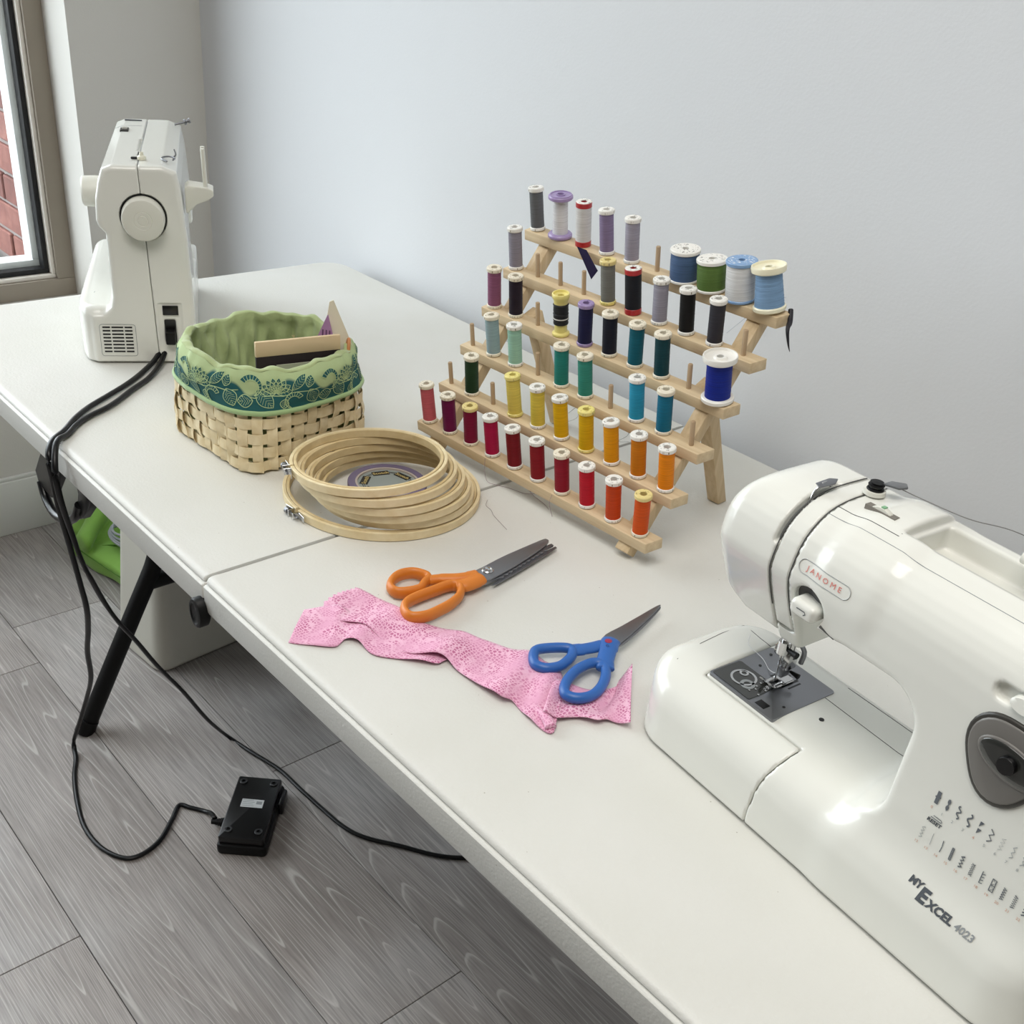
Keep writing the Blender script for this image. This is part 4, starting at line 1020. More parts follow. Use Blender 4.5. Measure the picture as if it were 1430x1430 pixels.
def cuff_material():
    m, N, L, b = nodes('printed_cuff')
    tc = N.new('ShaderNodeTexCoord'); sp = N.new('ShaderNodeSeparateXYZ'); L.new(tc.outputs['Object'], sp.inputs[0])
    at_ = math_n(N, L, 'ARCTAN2', sp.outputs[1], sp.outputs[0])
    w1 = math_n(N, L, 'MULTIPLY', math_n(N, L, 'SINE', math_n(N, L, 'MULTIPLY', at_, 7)), .0085)
    w2 = math_n(N, L, 'MULTIPLY', math_n(N, L, 'SINE', math_n(N, L, 'MULTIPLY', at_, 23)), .003)
    zz = math_n(N, L, 'ADD', math_n(N, L, 'ADD', sp.outputs[2], w1), w2)
    r = ramp(N, [(0, '1a5457'), (.1098, '1f5c5f'), (.1102, 'b3c692'), (.2, 'b8c998')]); 
    L.new(zz, r.inputs[0]); L.new(r.outputs[0], b.inputs['Base Color']); b.inputs['Roughness'].default_value = .85
    n = N.new('ShaderNodeTexNoise'); n.inputs['Scale'].default_value = 300; L.new(tc.outputs['Object'], n.inputs['Vector'])
    bp = N.new('ShaderNodeBump'); bp.inputs['Strength'].default_value = .2; bp.inputs['Distance'].default_value = .001
    L.new(n.outputs['Fac'], bp.inputs['Height']); L.new(bp.outputs[0], b.inputs['Normal']); return m
M_cuff = cuff_material()
def rimz(th): return .1300+.0022*math.sin(3*th+.6)+.0018*math.sin(7*th)+.0015*math.sin(13*th+1)+.0009*math.sin(23*th)
def wr(th, z, amp):  # cloth wrinkles
    return amp*(math.sin(17*th+z*60)+.7*math.sin(29*th-z*90+1)+.6*math.sin(41*th+2))
NT = 200
def cuff_pt(th, z, off=0.):
    top = rimz(th); t = min(max((top-z)/(top-.083), 0), 1)
    r = brad(th, min(z, .105))+.0042+.0030*math.sin(PI*min(t*1.15, 1))*1.2-.0035*(1-min(t*5, 1))+wr(th, z, .0006*(1-t*.6))+off
    return (r*math.cos(th), r*math.sin(th), z)
def grid_obj(name, rows, m, parent, closed=True, smooth=180, flip=False):
    b = MB(); n = len(rows[0])
    for r in rows: b.v.extend(r)
    for i in range(len(rows)-1):
        for k in range(n if closed else n-1):
            l = (k+1) % n; q = (i*n+k, i*n+l, (i+1)*n+l, (i+1)*n+k); b.f.append(q[::-1] if flip else q)
    return b.build(name, m, parent, smooth=smooth)
ths = [2*PI*i/NT for i in range(NT)]
cuff_rows = []
for k in range(15):
    t = k/14; cuff_rows.append([cuff_pt(th, .083+.0015*math.sin(2*th)+t*(rimz(th)-.083-.0015*math.sin(2*th))) for th in ths])
liner = []
for k in range(18):   # rim roll then down the inside
    t = k/17; row = []
    for th in ths:
        top = rimz(th)
        if k <= 5:
            a = PI*k/5*.9; c = cuff_pt(th, top); r0 = math.hypot(c[0], c[1]); rr = .0052
            r = r0-rr+rr*math.cos(a); z = top+.0026*math.sin(a)+.0006*math.sin(19*th+k)
        else:
            s_ = (k-5)/12; r = brad(th, min(.105, .105*(1-s_)))-.0040-.0085*min(s_*5, 1)+wr(th, s_*.12+.5, .0040*min(s_*5, 1)*(1-.3*s_))-.006*max(0, s_-.85)*6; z = top-s_*(top-.008)
        row.append((r*math.cos(th), r*math.sin(th), z))
    liner.append(row)
grid_obj('cuff', cuff_rows, M_cuff, bk)
lo_ = grid_obj('liner', liner, M_lin, bk)
MB().prism([(.078*math.cos(t), .078*math.sin(t)) for t in np.linspace(0, 2*PI, 40, endpoint=False)], .0065, .0085).build('liner_floor', M_lin, bk)
MB().tube([cuff_pt(th, .082+.0015*math.sin(2*th), .0004) for th in ths], .0022, 8, closed=True, rz=.0034).build('piping', M_pipe, bk, smooth=180)
# printed batik motifs: paisley hooks, lilies, leaves
M_pteal = mat('motif_teal', '1d5b5e', .85); M_ppale = mat('motif_pale', 'b4cc98', .85)
fill_b, line_b = MB(), MB()
def to_cuff(s_, z, off):   # s along the rim in metres
    return cuff_pt(s_/.1085, z, off)
def fillp(pts):
    n = len(pts); c = (sum(p[0] for p in pts)/n, sum(p[1] for p in pts)/n); o = len(fill_b.v)
    fill_b.v.append(to_cuff(*c, .0005)); fill_b.v.extend([to_cuff(x, z, .0005) for x, z in pts])
    mid = [((x+c[0])/2, (z+c[1])/2) for x, z in pts]
    fill_b.v.extend([to_cuff(x, z, .0005) for x, z in mid])
    for i in range(n):
        j = (i+1) % n
        fill_b.f.append((o+1+i, o+1+j, o+1+n+j, o+1+n+i)); fill_b.f.append((o, o+1+n+i, o+1+n+j))
def linep(pts, w=.00042, closed=False):
    if closed: pts = pts+[pts[0]]
    v_, f_ = poly_ribbon(pts, w); line_b.add([to_cuff(x, y, .0010) for x, y, _ in v_], f_)
def leafshape(x, z, L_, w, a, veins=4):
    ca, sa = math.cos(a), math.sin(a); tr = lambda u, v: (x+u*ca-v*sa, z+u*sa+v*ca)
    up = [(L_*i/8, w*math.sin(PI*i/8)**.8) for i in range(9)]; pts = [tr(*p) for p in up]+[tr(u, -v) for u, v in up[-2:0:-1]]
    fillp(pts); linep(pts, closed=True); linep([tr(0, 0), tr(L_*.85, 0)], .00022)
    for i in range(1, veins+1):
        u = L_*i/(veins+1.5)
        for s in (-1, 1): linep([tr(u, 0), tr(u+w*.5, s*w*.75*math.sin(PI*min(u/L_+.1, 1)))], .0002)
def hook(x, z, sc, fl=1):
    pts = []; inn = []
    for i in range(13):
        t = i/12; a = PI*.15+t*PI*1.25; R_ = sc*(1-.25*t); wd = sc*.42*(1-t)**.6+.0004
        pts.append((x+fl*(-R_*math.cos(a)), z+R_*math.sin(a))); inn.append((x+fl*(-(R_-wd)*math.cos(a)), z+(R_-wd)*math.sin(a)))
    poly = pts+inn[::-1]
    for i in range(12): fillp([pts[i], pts[i+1], inn[i+1], inn[i]])
    linep(poly, closed=True)
    for i in range(1, 12): linep([pts[i], inn[i]], .00028)
U = 2*PI*.1085/7
for k in range(7):
    x = U*k+.006
    hook(x+.014, .1120, .0150); hook(x+.062, .0935, .0125, -1)
    for a in (6, 30, 54, 78, 102, 126, 150, 174): leafshape(x+.042, .1050, .0185, .0044, math.radians(a), 3)
    leafshape(x+.020, .1090, .0280, .0085, math.radians(-50), 7)
    leafshape(x+.016, .0960, .0175, .0075, math.radians(-172), 5)
    leafshape(x+.060, .1080, .0250, .0052, math.radians(42), 6)
    leafshape(x+.082, .1060, .0210, .0085, math.radians(-62), 6)
    leafshape(x+.080, .1090, .0150, .0052, math.radians(72), 4)
    leafshape(x+.052, .0970, .0120, .0050, math.radians(-100), 4)
    linep([(x+.002, .100), (x+.018, .099), (x+.034, .102), (x+.050, .101), (x+.066, .105), (x+.082, .104), (x+.096, .106)], .0005)
for nm_, b, m_ in (('printed_motif', fill_b, M_pteal), ('printed_outline', line_b, M_ppale)):
    o = b.build(nm_, m_, bk); o['kind'] = 'stuff'

# things in the basket
bp = thing('booklet', 'flat booklet with a cream top band over black standing in the basket', 'booklet', (-.203, .2330, TZ+.012), (math.radians(-3), 0, math.atan2(.105, .022)))
MB().box((-.054, -.0022, 0), (.054, .0022, .121)).build('black_cover', mat('booklet_black', '1d1214', .6), bp, bevel=.0005)
MB().box((-.0543, -.0026, .121), (.0543, .0026, .1395)).build('cream_band', mat('booklet_cream', 'd8c09a', .6), bp, bevel=.0005)
tag(MB().box((-.030, -.0008, 0), (.030, .0008, .112)).build('paper_slip', mat('paper_grey', 'aeb19c', .7)), 'grey-green paper slip in front of the black booklet', 'paper')
o = bpy.data.objects['paper_slip']; o.location = (-.196, .2300, TZ+.012); o.rotation_euler = (math.radians(-2), 0, math.atan2(.105, .022))
fc = thing('folded_card', 'folded cream card with mauve striped lining, upright at the right side of the basket', 'card', (-.2260, .282, TZ+.012), (0, 0, 0))
MB().prism([(0, 0), (.036, 0), (.036, .118), (.012, .176), (.007, .174), (0, .130)], 0, .0016, Matrix.Rotation(math.radians(62), 4, 'Z') @ Matrix.Rotation(PI/2, 4, 'X')).build('card_face', mat('card_cream', 'e9e2cc', .7), fc)
MB().prism([(0, 0), (.024, 0), (.026, .128), (.018, .160), (0, .120)], 0, .0016, Matrix.Translation((-.006, -.010, 0)) @ Matrix.Rotation(math.radians(38), 4, 'Z') @ Matrix.Rotation(PI/2, 4, 'X')).build('striped_lining', mat('card_mauve', 'a980ab', .7), fc)
for k in range(3):
    MB().prism([(.006+k*.007, .05), (.009+k*.007, .05), (.0125+k*.0045, .140), (.011+k*.0045, .140)], -.0006, .0022, Matrix.Translation((-.006, -.010, 0)) @ Matrix.Rotation(math.radians(38), 4, 'Z') @ Matrix.Rotation(PI/2, 4, 'X')).build('stripe', mat('card_stripe', '5e3f63', .7), fc)
tag(MB().tube(spline([(-.2105, .303, TZ+.10), (-.2105, .307, TZ+.130), (-.2055, .306, TZ+.140), (-.200, .302, TZ+.131), (-.199, .300, TZ+.10)], 5), .0022, 8).build('orange_clip', mat('clip_orange', 'c98756', .6), smooth=60), 'small orange-brown loop peeking over the right rim of the basket', 'loop')
tag(MB().box((-.010, -.012, 0), (.010, .012, .118)).build('dark_box', mat('box_dark', '2a2a33', .6), bevel=.001), 'small dark box in the basket behind the cream card', 'box')
o = bpy.data.objects['dark_box']; o.location = (-.250, .300, TZ+.010); o.rotation_euler = (0, 0, .6)

# ------------------------------------------------------------------ embroidery hoops
def hoop(loc, r, tilt, label, screw, th=.010, order=0):
    t = thing('embroidery_hoop', label, 'embroidery hoop', loc, (0, 0, 0), 'wooden embroidery hoops in a stack')
    t.rotation_euler = (tilt[1], tilt[0], 0)
    def ring(nm, ro, ri, m, z0=0., z1=th, gap=None):
        n = 96; b = MB(); pr_ = [(ri+.0006, z0), (ro-.0006, z0), (ro, z0+.0006), (ro, z1-.0006), (ro-.0006, z1), (ri+.0006, z1), (ri, z1-.0006), (ri, z0+.0006)]
        a0 = gap+.022 if gap is not None else 0; a1 = gap+2*PI-.022 if gap is not None else 2*PI
        nn = n+1 if gap is not None else n
        for i in range(nn):
            a = a0+(a1-a0)*i/n
            for q, z in pr_: b.v.append((q*math.cos(a), q*math.sin(a), z))
        for i in range(n):
            j = (i+1) % nn
            for k in range(8): l = (k+1) % 8; b.f.append((i*8+k, j*8+k, j*8+l, i*8+l))
        if gap is not None: b.f += [tuple(range(8))[::-1], tuple((nn-1)*8+k for k in range(8))]
        return b.build(nm, m, t, smooth=40)
    sa = screw
    ring('outer_ring', r, r-.0042, M_hoop, gap=sa)
    ring('inner_ring', r-.0047, r-.0084, M_hoopin, .0, th+.0004)
    M = Matrix.Rotation(sa, 4, 'Z') @ Matrix.Translation((r, 0, th/2))
    hd = MB()
    for s in (-1, 1):
        hd.box((-.0004, s*.0052-.0009, -.0040), (.0085, s*.0052+.0009, .0040), M)
        hd.box((-.0001, min(s*.0052, s*.020), -.0036), (.0007, max(s*.0052, s*.020), .0036), M @ Matrix.Rotation(-s*.10, 4, 'Z') )
    cl = hd.build('clamp_bracket', M_chrome, t, bevel=.0003, seg=1)
    MB().tube([tuple(M @ Vector((.0052, -.013, 0))), tuple(M @ Vector((.0052, .011, 0)))], .0014, 10).build('clamp_bolt', M_steel, cl)
    MB().lathe([(0, 0), (.0036, 0), (.0042, .0008), (.0042, .0052), (.0036, .006), (0, .006)], 14, M @ Matrix.Translation((.0052, -.0085, 0)) @ Matrix.Rotation(PI/2, 4, 'X')).build('clamp_nut', M_steel, cl, smooth=30)
    return t
toward = math.atan2(.1271-.2566, -.0578+.0575)
hoop((-.0575, .2566, TZ+.0006), .1195, (0, 0), 'largest wooden embroidery hoop lying on the table at the bottom of the stack', math.atan2(.129-.2566, -.060+.0575), .0105)
# tilt given as small rotations about y and x
HS_ = [((-.0330, .2590, TZ+.0112), .0935, (-.020, .006), 'second embroidery hoop from the bottom, lying inside the largest one', 2.6),
       ((-.0300, .2500, TZ+.0222), .0940, (-.030, .010), 'third wooden embroidery hoop from the bottom of the stack', 2.9),
       ((-.0300, .2410, TZ+.0333), .0935, (-.040, .014), 'fourth wooden embroidery hoop from the bottom of the stack', 3.3),
       ((-.0335, .2315, TZ+.0444), .0930, (-.052, .018), 'fifth embroidery hoop, directly under the topmost one', 3.0),
       ((-.0395, .2235, TZ+.0550), .0915, (-.066, .022), 'topmost wooden embroidery hoop of the stack, its screw touching the basket', math.radians(-112))]
for loc, r, tl, lb, sc in HS_: hoop(loc, r, tl, lb, sc, .0095)
# roll of tape inside the hoops
tp = thing('tape_roll', 'roll of purple tape with a grey printed core label lying inside the hoops', 'tape', (-.0425, .2525, TZ))
MB().lathe([(.0385, 0), (.0470, 0), (.0475, .0006), (.0475, .0234), (.0470, .024), (.0385, .024)], 64, closed=True).build('tape', mat('tape_purple', '6d637d', .45), tp, smooth=40)
MB().lathe([(.0360, 0), (.0385, 0), (.0385, .0236), (.0360, .0236)], 64, closed=True).build('core', mat('core_card', 'b3a79f', .7), tp, smooth=40)
lab = MB().lathe([(0, .0205), (.0360, .0205), (.0360, .0212), (0, .0212)], 64).build('core_label', mat('label_grey', '8d9490', .6), tp, smooth=30)
for a_ in range(0, 360, 60):
    M = Matrix.Rotation(math.radians(a_+12), 4, 'Z') @ Matrix.Translation((0, .0270, .0213))
    MB().box((-.0105, -.0048, 0), (.0105, .0052, .0002), M).build('logo_box', mat('label_black', '1c1a1a', .6), lab)
    v, f = text_mesh('Scotch', .0074, 'CENTER', .0002)
    MB().add([tuple(M @ Vector((x, y-.0024, .0004))) for x, y, _ in v], f).build('logo_lettering', mat('label_gold', 'b9a56a', .6), lab)
    M = Matrix.Rotation(math.radians(a_+42), 4, 'Z') @ Matrix.Translation((0, .0300, .0213))
    MB().box((-.0070, -.0004, 0), (.0070, .0004, .0002), M).build('label_rule', mat('label_black', '1c1a1a', .6), lab)
    MB().box((-.0060, -.0024, 0), (.0040, -.0018, .0002), M).build('label_rule', mat('label_black', '1c1a1a', .6), lab)

# ------------------------------------------------------------------ pink cloth strip
def cloth_mat():
    m, N, L, b = nodes('pink_print_cotton')
    tc = N.new('ShaderNodeTexCoord')
    vo = N.new('ShaderNodeTexVoronoi'); vo.feature = 'DISTANCE_TO_EDGE'; vo.inputs['Scale'].default_value = 300; vo.inputs['Randomness'].default_value = .55
    n0 = N.new('ShaderNodeTexNoise'); n0.inputs['Scale'].default_value = 18
    ad = N.new('ShaderNodeVectorMath'); ad.operation = 'MULTIPLY_ADD'; L.new(tc.outputs['Object'], n0.inputs['Vector'])
    L.new(n0.outputs['Color'], ad.inputs[0]); ad.inputs[1].default_value = (.02, .02, .02); L.new(tc.outputs['Object'], ad.inputs[2]); L.new(ad.outputs[0], vo.inputs['Vector'])
    r = ramp(N, [(0, 'ecc0d4'), (.10, 'e8b2cb'), (.20, 'c26c94'), (1, 'b85a86')]); L.new(vo.outputs['Distance'], r.inputs[0])
    n1 = N.new('ShaderNodeTexNoise'); n1.inputs['Scale'].default_value = 45; n1.inputs['Detail'].default_value = 3; L.new(tc.outputs['Object'], n1.inputs['Vector'])
    mr = N.new('ShaderNodeMapRange'); mr.inputs[1].default_value = .30; mr.inputs[2].default_value = .58; L.new(n1.outputs['Fac'], mr.inputs[0])
    mx = N.new('ShaderNodeMix'); mx.data_type = 'RGBA'; L.new(mr.outputs[0], mx.inputs[0]); mx.inputs[6].default_value = srgb('dfa2bf'); L.new(r.outputs[0], mx.inputs[7])
    L.new(mx.outputs[2], b.inputs['Base Color']); b.inputs['Roughness'].default_value = .9; b.inputs['Sheen Weight'].default_value = .2
    n2 = N.new('ShaderNodeTexNoise'); n2.inputs['Scale'].default_value = 900; L.new(tc.outputs['Object'], n2.inputs['Vector'])
    bp = N.new('ShaderNodeBump'); bp.inputs['Strength'].default_value = .2; bp.inputs['Distance'].default_value = .0005
    L.new(n2.outputs['Fac'], bp.inputs['Height']); L.new(bp.outputs[0], b.inputs['Normal']); return m
M_pink = cloth_mat()
def resamp(pts, n):
    P = np.array(spline([(x, y, 0) for x, y in pts], 12))[:, :2]; d = np.concatenate([[0], np.cumsum(np.hypot(*np.diff(P, axis=0).T))]); d /= d[-1]
    t = np.linspace(0, 1, n); return np.stack([np.interp(t, d, P[:, 0]), np.interp(t, d, P[:, 1])], 1)
def strip_cloth(up, lo, hfun, n=90, m=16, zig_up=False, zig_start=False):
    A, B_ = resamp(up, n), resamp(lo, n); b = MB()
    for i in range(n):
        for j in range(m+1):
            t = j/m; p = A[i]*(1-t)+B_[i]*t; s = i/(n-1)
            if zig_start and i == 0: p = p+(A[0]-A[3])*(.35 if j % 2 else 0)
            if zig_up and j == 0: p = p+(A[i]-B_[i])*(.03 if i % 2 else 0)
            b.v.append((p[0], p[1], TZ+.0008+hfun(s, t)))
    for i in range(n-1):
        for j in range(m): b.f.append((i*(m+1)+j, (i+1)*(m+1)+j, (i+1)*(m+1)+j+1, i*(m+1)+j+1))
    return b
cl = thing('cloth_strip', 'crumpled strip of pink dotted cotton lying folded near the table edge', 'fabric strip', (.25, .1, TZ))
g = lambda x, c, w: math.exp(-((x-c)/w)**2)
def h_low(s, t): return .0006+.0055*g(s, .42, .07)*t**.7*max(0, 1-t*.2)+.004*g(s, .22, .06)*(1-t)+.0012*math.sin(9*s+3*t)**2+.0035*g(s, .85, .10)*t
def h_up(s, t): return .0042+.0030*g(s, .22, .05)+.0055*g(s, .50, .055)*(.4+.6*t)+.0060*g(s, .76, .05)*(.5+.5*t)+.0045*g(s, .90, .04)+.0012*math.sin(23*s+4*t)+.0012*math.sin(11*s-6*t)-.0030*min(1, abs(t-.5)*2)**2*(1-.7*g(s, .5, .2))
def h_r(s, t): return .0035+.010*g(s, .02, .10)*(.3+.7*t)+.0035*g(s, .5, .12)*t+.0075*max(0, (s-.80)/.2)**1.5*(1-.3*t)+.0016*math.sin(14*s+5*t)
LU = [(.1093,.0408),(.1193,.0604),(.145,.0631),(.1616,.0748),(.1894,.0817),(.2165,.0885),(.2425,.1023),(.257,.1077)]
LL = [(.1496,-.0021),(.1647,.0121),(.1806,.0298),(.1769,.0449),(.1893,.0524),(.2116,.053),(.2303,.0685),(.2573,.0908),(.2583,.1017)]
LU = [(.1093,.0408),(.122,.068),(.150,.078),(.175,.092),(.205,.100),(.235,.112),(.262,.118)]
CU = [(.107,.109),(.1324,.112),(.1559,.1194),(.1897,.1221),(.2117,.133),(.2297,.1468),(.2516,.1536),(.2713,.1618),(.2858,.1708),(.2966,.1811),(.313,.1825),(.329,.1822),(.3431,.1800),(.356,.170)]
CL = [(.1125,.062),(.120,.0575),(.1449,.0560),(.1699,.0723),(.2072,.0754),(.2304,.0813),(.2554,.102),(.2798,.1027),(.3066,.1041),(.3356,.1062),(.3444,.1153),(.3702,.1108),(.3943,.112),(.397,.118)]
RU = [(.345,.166),(.3636,.1811),(.3816,.1961),(.3850,.210),(.3780,.222),(.3760,.2400)]
RL = [(.378,.120),(.3870,.1280),(.3955,.1469),(.4107,.1564),(.4158,.1691),(.4334,.1770)]
for nm_, (up, lo, hf, kw) in (('cloth_layer', (LU, LL, h_low, {})), ('cloth_layer', (CU, CL, h_up, dict(zig_up=False, zig_start=True))), ('folded_end', (RU, RL, h_r, {}))):
    b = strip_cloth(up, lo, hf, **kw); b.v = [(x-.25, y-.1, z-TZ) for x, y, z in b.v]; o = b.build(nm_, M_pink, cl, smooth=180)
    md = o.modifiers.new('thickness', 'SOLIDIFY'); md.thickness = .0004; md.offset = 1
b = MB().tube(spline([(.3640-.25, .1260-.1, .0030), (.3760-.25, .1230-.1, .0050), (.3860-.25, .1200-.1, .0060), (.3930-.25, .1170-.1, .0045)], 6), [.0035+.0022*i/18 for i in range(19)], 10)
b.build('rolled_edge', M_pink, cl, smooth=180)

# ------------------------------------------------------------------ scissors
def bevel_prism(name, pts, z0, z1, m, parent, bev=.0006, sm=True, seg=2):
    P = [tuple(p[:2]) for p in (spline([(x, y, 0) for x, y in pts], 4, True) if sm else [(x, y, 0) for x, y in pts])]
    return MB().prism(P, z0, z1).build(name, m, parent, bevel=bev, seg=seg)
def shift(L_, dx, dy, dz=0): return [(x-dx, y-dy) for x, y in L_]
OX, OY = .16, .22
pk = thing('pinking_shears', 'pinking shears with orange handles and dark serrated blades, lying partly on the pink cloth', 'scissors', (OX, OY, TZ))
loop1 = [(.1252,.1311),(.1166,.1427),(.1141,.1571),(.1198,.1712),(.1337,.1791),(.1427,.1777),(.1489,.1673),(.1564,.1543),(.1536,.1386),(.1458,.1267),(.1344,.1256)]
loop2 = [(.1772,.1113),(.1655,.121),(.1606,.1369),(.1606,.1656),(.1633,.1893),(.1732,.1944),(.1861,.185),(.1959,.1668),(.2,.1456),(.1993,.125),(.1913,.1104)]
def handle_loop(name, L_, z, rx, rz, m, parent, inset, dx, dy, zend=None):
    P = np.array(L_); c = P.mean(0)
    d = P-c; P = c+d*(1-inset/np.linalg.norm(d, axis=1))[:, None]
    zs = [z]*len(P)
    pts = spline([(x-dx, y-dy, zz) for (x, y), zz in zip(P, zs)], 6, True)
    return MB().tube(pts, rx, 12, closed=True, rz=rz).build(name, m, parent, smooth=180)
h1 = handle_loop('handle', loop1, .0085, .0043, .0070, M_orange, pk, .0042, OX, OY)
MB().tube(spline([(.1440-OX, .1720-OY, .009), (.1500-OX, .1850-OY, .0095), (.1585-OX, .1980-OY, .0100), (.1640-OX, .2100-OY, .0105), (.1660-OX, .2200-OY, .0105)], 6), [.0060]*6+[.0068]*12+[.0085]*7, 14, rz=.0055).build('handle_arm', M_orange, h1, smooth=180)
h2 = handle_loop('handle', loop2, .0095, .0043, .0070, M_orange, pk, .0042, OX, OY)
MB().tube(spline([(.1700-OX, .1880-OY, .010), (.1740-OX, .1960-OY, .0105), (.1745-OX, .2060-OY, .0105), (.1720-OX, .2190-OY, .0105)], 6), [.0085]*6+[.0095]*7+[.0100]*6, 14, rz=.0062).build('handle_arm', M_orange, h2, smooth=180)
BT = [(.1600,.2160),(.1560,.2400),(.1516,.2700),(.1490,.3050),(.1475,.3340),(.1500,.3385),(.1545,.3370),(.1590,.3270),(.1650,.3060),(.1720,.2750),(.1770,.2480),(.1800,.2230),(.1740,.2160)]
b1 = bevel_prism('blade', shift(BT, OX, OY), .0085, .0112, M_darksteel, pk, .0006)
b = [(.1700,.2200),(.1800,.2240)]
n_ = 22; saw = []
for i in range(n_+1):
    t = i/n_; x = .1790*(1-t)+.1610*t; y = .2420*(1-t)+.3300*t; saw.append((x+(.0022 if i % 2 else 0), y))
BL_ = [(.1690,.2170),(.1800,.2190)]+saw+[(.1600,.3400),(.1560,.3400),(.1560,.3300),(.1620,.3000),(.1680,.2600),(.1680,.2300)]
b2 = bevel_prism('blade', shift(BL_, OX, OY), .0050, .0078, M_darksteel, pk, .0003, sm=False, seg=1)
b3 = bevel_prism('blade_edge', shift([(.1775,.2420),(.1840,.2250),(.1850,.2330),(.1800,.2640),(.1740,.2950),(.1680,.3250),(.1640,.3420),(.1600,.3430),(.1625,.3250),(.1700,.2850)], OX, OY), .0045, .0052, M_steel, b2, .0002, sm=False, seg=1)
pv = MB().lathe([(0, 0), (.0068, 0), (.0068, .0012), (.0058, .0020), (.0046, .0020), (.0040, .0012), (.0034, .0012), (.0030, .0032), (0, .0036)], 24, Matrix.Translation((.1655-OX, .2355-OY, .0112))).build('pivot_screw', M_chrome, pk, smooth=35)
# blue scissors
QX, QY = .34, .22
bs = thing('scissors', 'general purpose scissors with blue plastic handles lying across the pink cloth', 'scissors', (QX, QY, TZ))
bl1 = [(.3082,.1657),(.3005,.177),(.3033,.1909),(.3157,.2091),(.3245,.2138),(.3335,.2069),(.3402,.1929),(.3415,.177),(.3341,.1624),(.3215,.1579)]
bl2 = [(.3635,.1553),(.353,.1696),(.3465,.1942),(.3492,.2139),(.3593,.2208),(.3741,.2114),(.3883,.1911),(.3919,.1711),(.3859,.1556),(.3742,.1493)]
g1 = handle_loop('handle', bl1, .0115, .0050, .0052, M_blue, bs, .005, QX, QY)
MB().tube(spline([(.3255-QX, .2090-QY, .0115), (.3300-QX, .2190-QY, .0115), (.3335-QX, .2290-QY, .0115), (.3360-QX, .2400-QY, .0115)], 6), [.0085]*6+[.0075]*13, 14, rz=.0042).build('handle_arm', M_blue, g1, smooth=180)
g2 = handle_loop('handle', bl2, .0120, .0050, .0052, M_blue, bs, .005, QX, QY)
MB().tube(spline([(.3660-QX, .2130-QY, .012), (.3580-QX, .2210-QY, .0130), (.3480-QX, .2350-QY, .0135), (.3400-QX, .2460-QY, .0135), (.3370-QX, .2510-QY, .0125)], 6), [.0090]*6+[.0085]*7+[.0095]*6+[.0098]*5+[.0060], 14, rz=.0046).build('handle_arm', M_blue, g2, smooth=180)
bevel_prism('blade', shift([(.3270,.2500),(.3240,.2800),(.3215,.3100),(.3190,.3400),(.3215,.3420),(.3290,.3200),(.3370,.2900),(.3430,.2650),(.3440,.2500)], QX, QY), .0112, .0125, M_steel, bs, .0004)
bevel_prism('blade', shift([(.3330,.2500),(.3300,.2900),(.3230,.3300),(.3205,.3425),(.3240,.3390),(.3330,.3120),(.3420,.2800),(.3465,.2560),(.3430,.2460)], QX, QY), .0096, .0109, M_steel, bs, .0004)
MB().lathe([(0, 0), (.0034, 0), (.0036, .0006), (0, .0010)], 20, Matrix.Translation((.3405-QX, .2425-QY, .0178))).build('pivot_cap', mat('pivot_red', '9a2f4a', .4), bs, smooth=30)
v, f = text_mesh('G.', .0052, 'CENTER'); M = Matrix.Translation((.3475-QX, .2350-QY, .0184)) @ Matrix.Rotation(.9, 4, 'Z')
MB().add([tuple(M @ Vector(p)) for p in v], f).build('pen_mark', mat('ink', '16264f', .5), bs)

# ------------------------------------------------------------------ cables, pedal, under-table things
def zt(L_, z): return [(x, y, z) for x, y in L_]
CT = [(-.6281,.2698),(-.5925,.2438),(-.5696,.2166),(-.5411,.1784),(-.5092,.14),(-.4816,.0987),(-.4586,.0638),(-.4324,.0335),(-.4031,.0075)]
CT2 = [(-.6281,.2698),(-.5771,.2408),(-.5537,.2155),(-.519,.1788),(-.4869,.137),(-.4498,.0896),(-.4301,.0516),(-.4124,.0271),(-.3908,.007)]
CA = [(-.3820,-.018,.7420),(-.3640,-.030,.7287),(-.3742,-.025,.6844),(-.3812,-.02,.6382),(-.3938,-.01,.5801),(-.4044,0,.514),(-.4222,.01,.4586),(-.4581,.02,.3966),(-.5041,.03,.3256),(-.5489,.045,.2424),(-.5946,.050,.1715),(-.640,.045,.085),(-.672,.040,.020)]
CAF = [(-.646,.0309),(-.6031,.0104),(-.5411,-.0104),(-.4783,-.0245),(-.4209,-.0227),(-.379,-.0054),(-.3666,.0192),(-.3774,.0579),(-.4101,.0969),(-.4341,.1221),(-.4189,.1342),(-.397,.1495)]
CB = [(-.3700,-.016,.7455),(-.3480,-.030,.7181),(-.3582,-.025,.6711),(-.3803,-.01,.6087),(-.3842,0,.5592),(-.3868,.01,.5257),(-.4069,.03,.4721),(-.4154,.05,.425),(-.4329,.08,.368),(-.4587,.12,.288),(-.4861,.17,.1976),(-.516,.225,.0893)]
CBF = [(-.5431,.2777),(-.4852,.2896),(-.4133,.3066),(-.3464,.31),(-.2836,.3141),(-.2259,.32),(-.1836,.3352),(-.1318,.3722),(-.0792,.4079),(-.0467,.4437),(-.0349,.4733),(-.0292,.5086),(-.02,.60)]
start = [(-.6000, .2560, TZ+.043), (-.6000, .2530, TZ+.030)]
p1 = [(-.5965,.2345,TZ+.042),(-.580,.2300,TZ+.030),(-.566,.2120,TZ+.012)]+zt(CT[3:], TZ+.0042)+CA+zt(CAF, .0038)+[(-.3790,.1540,.010),(-.3590,.1500,.017)]
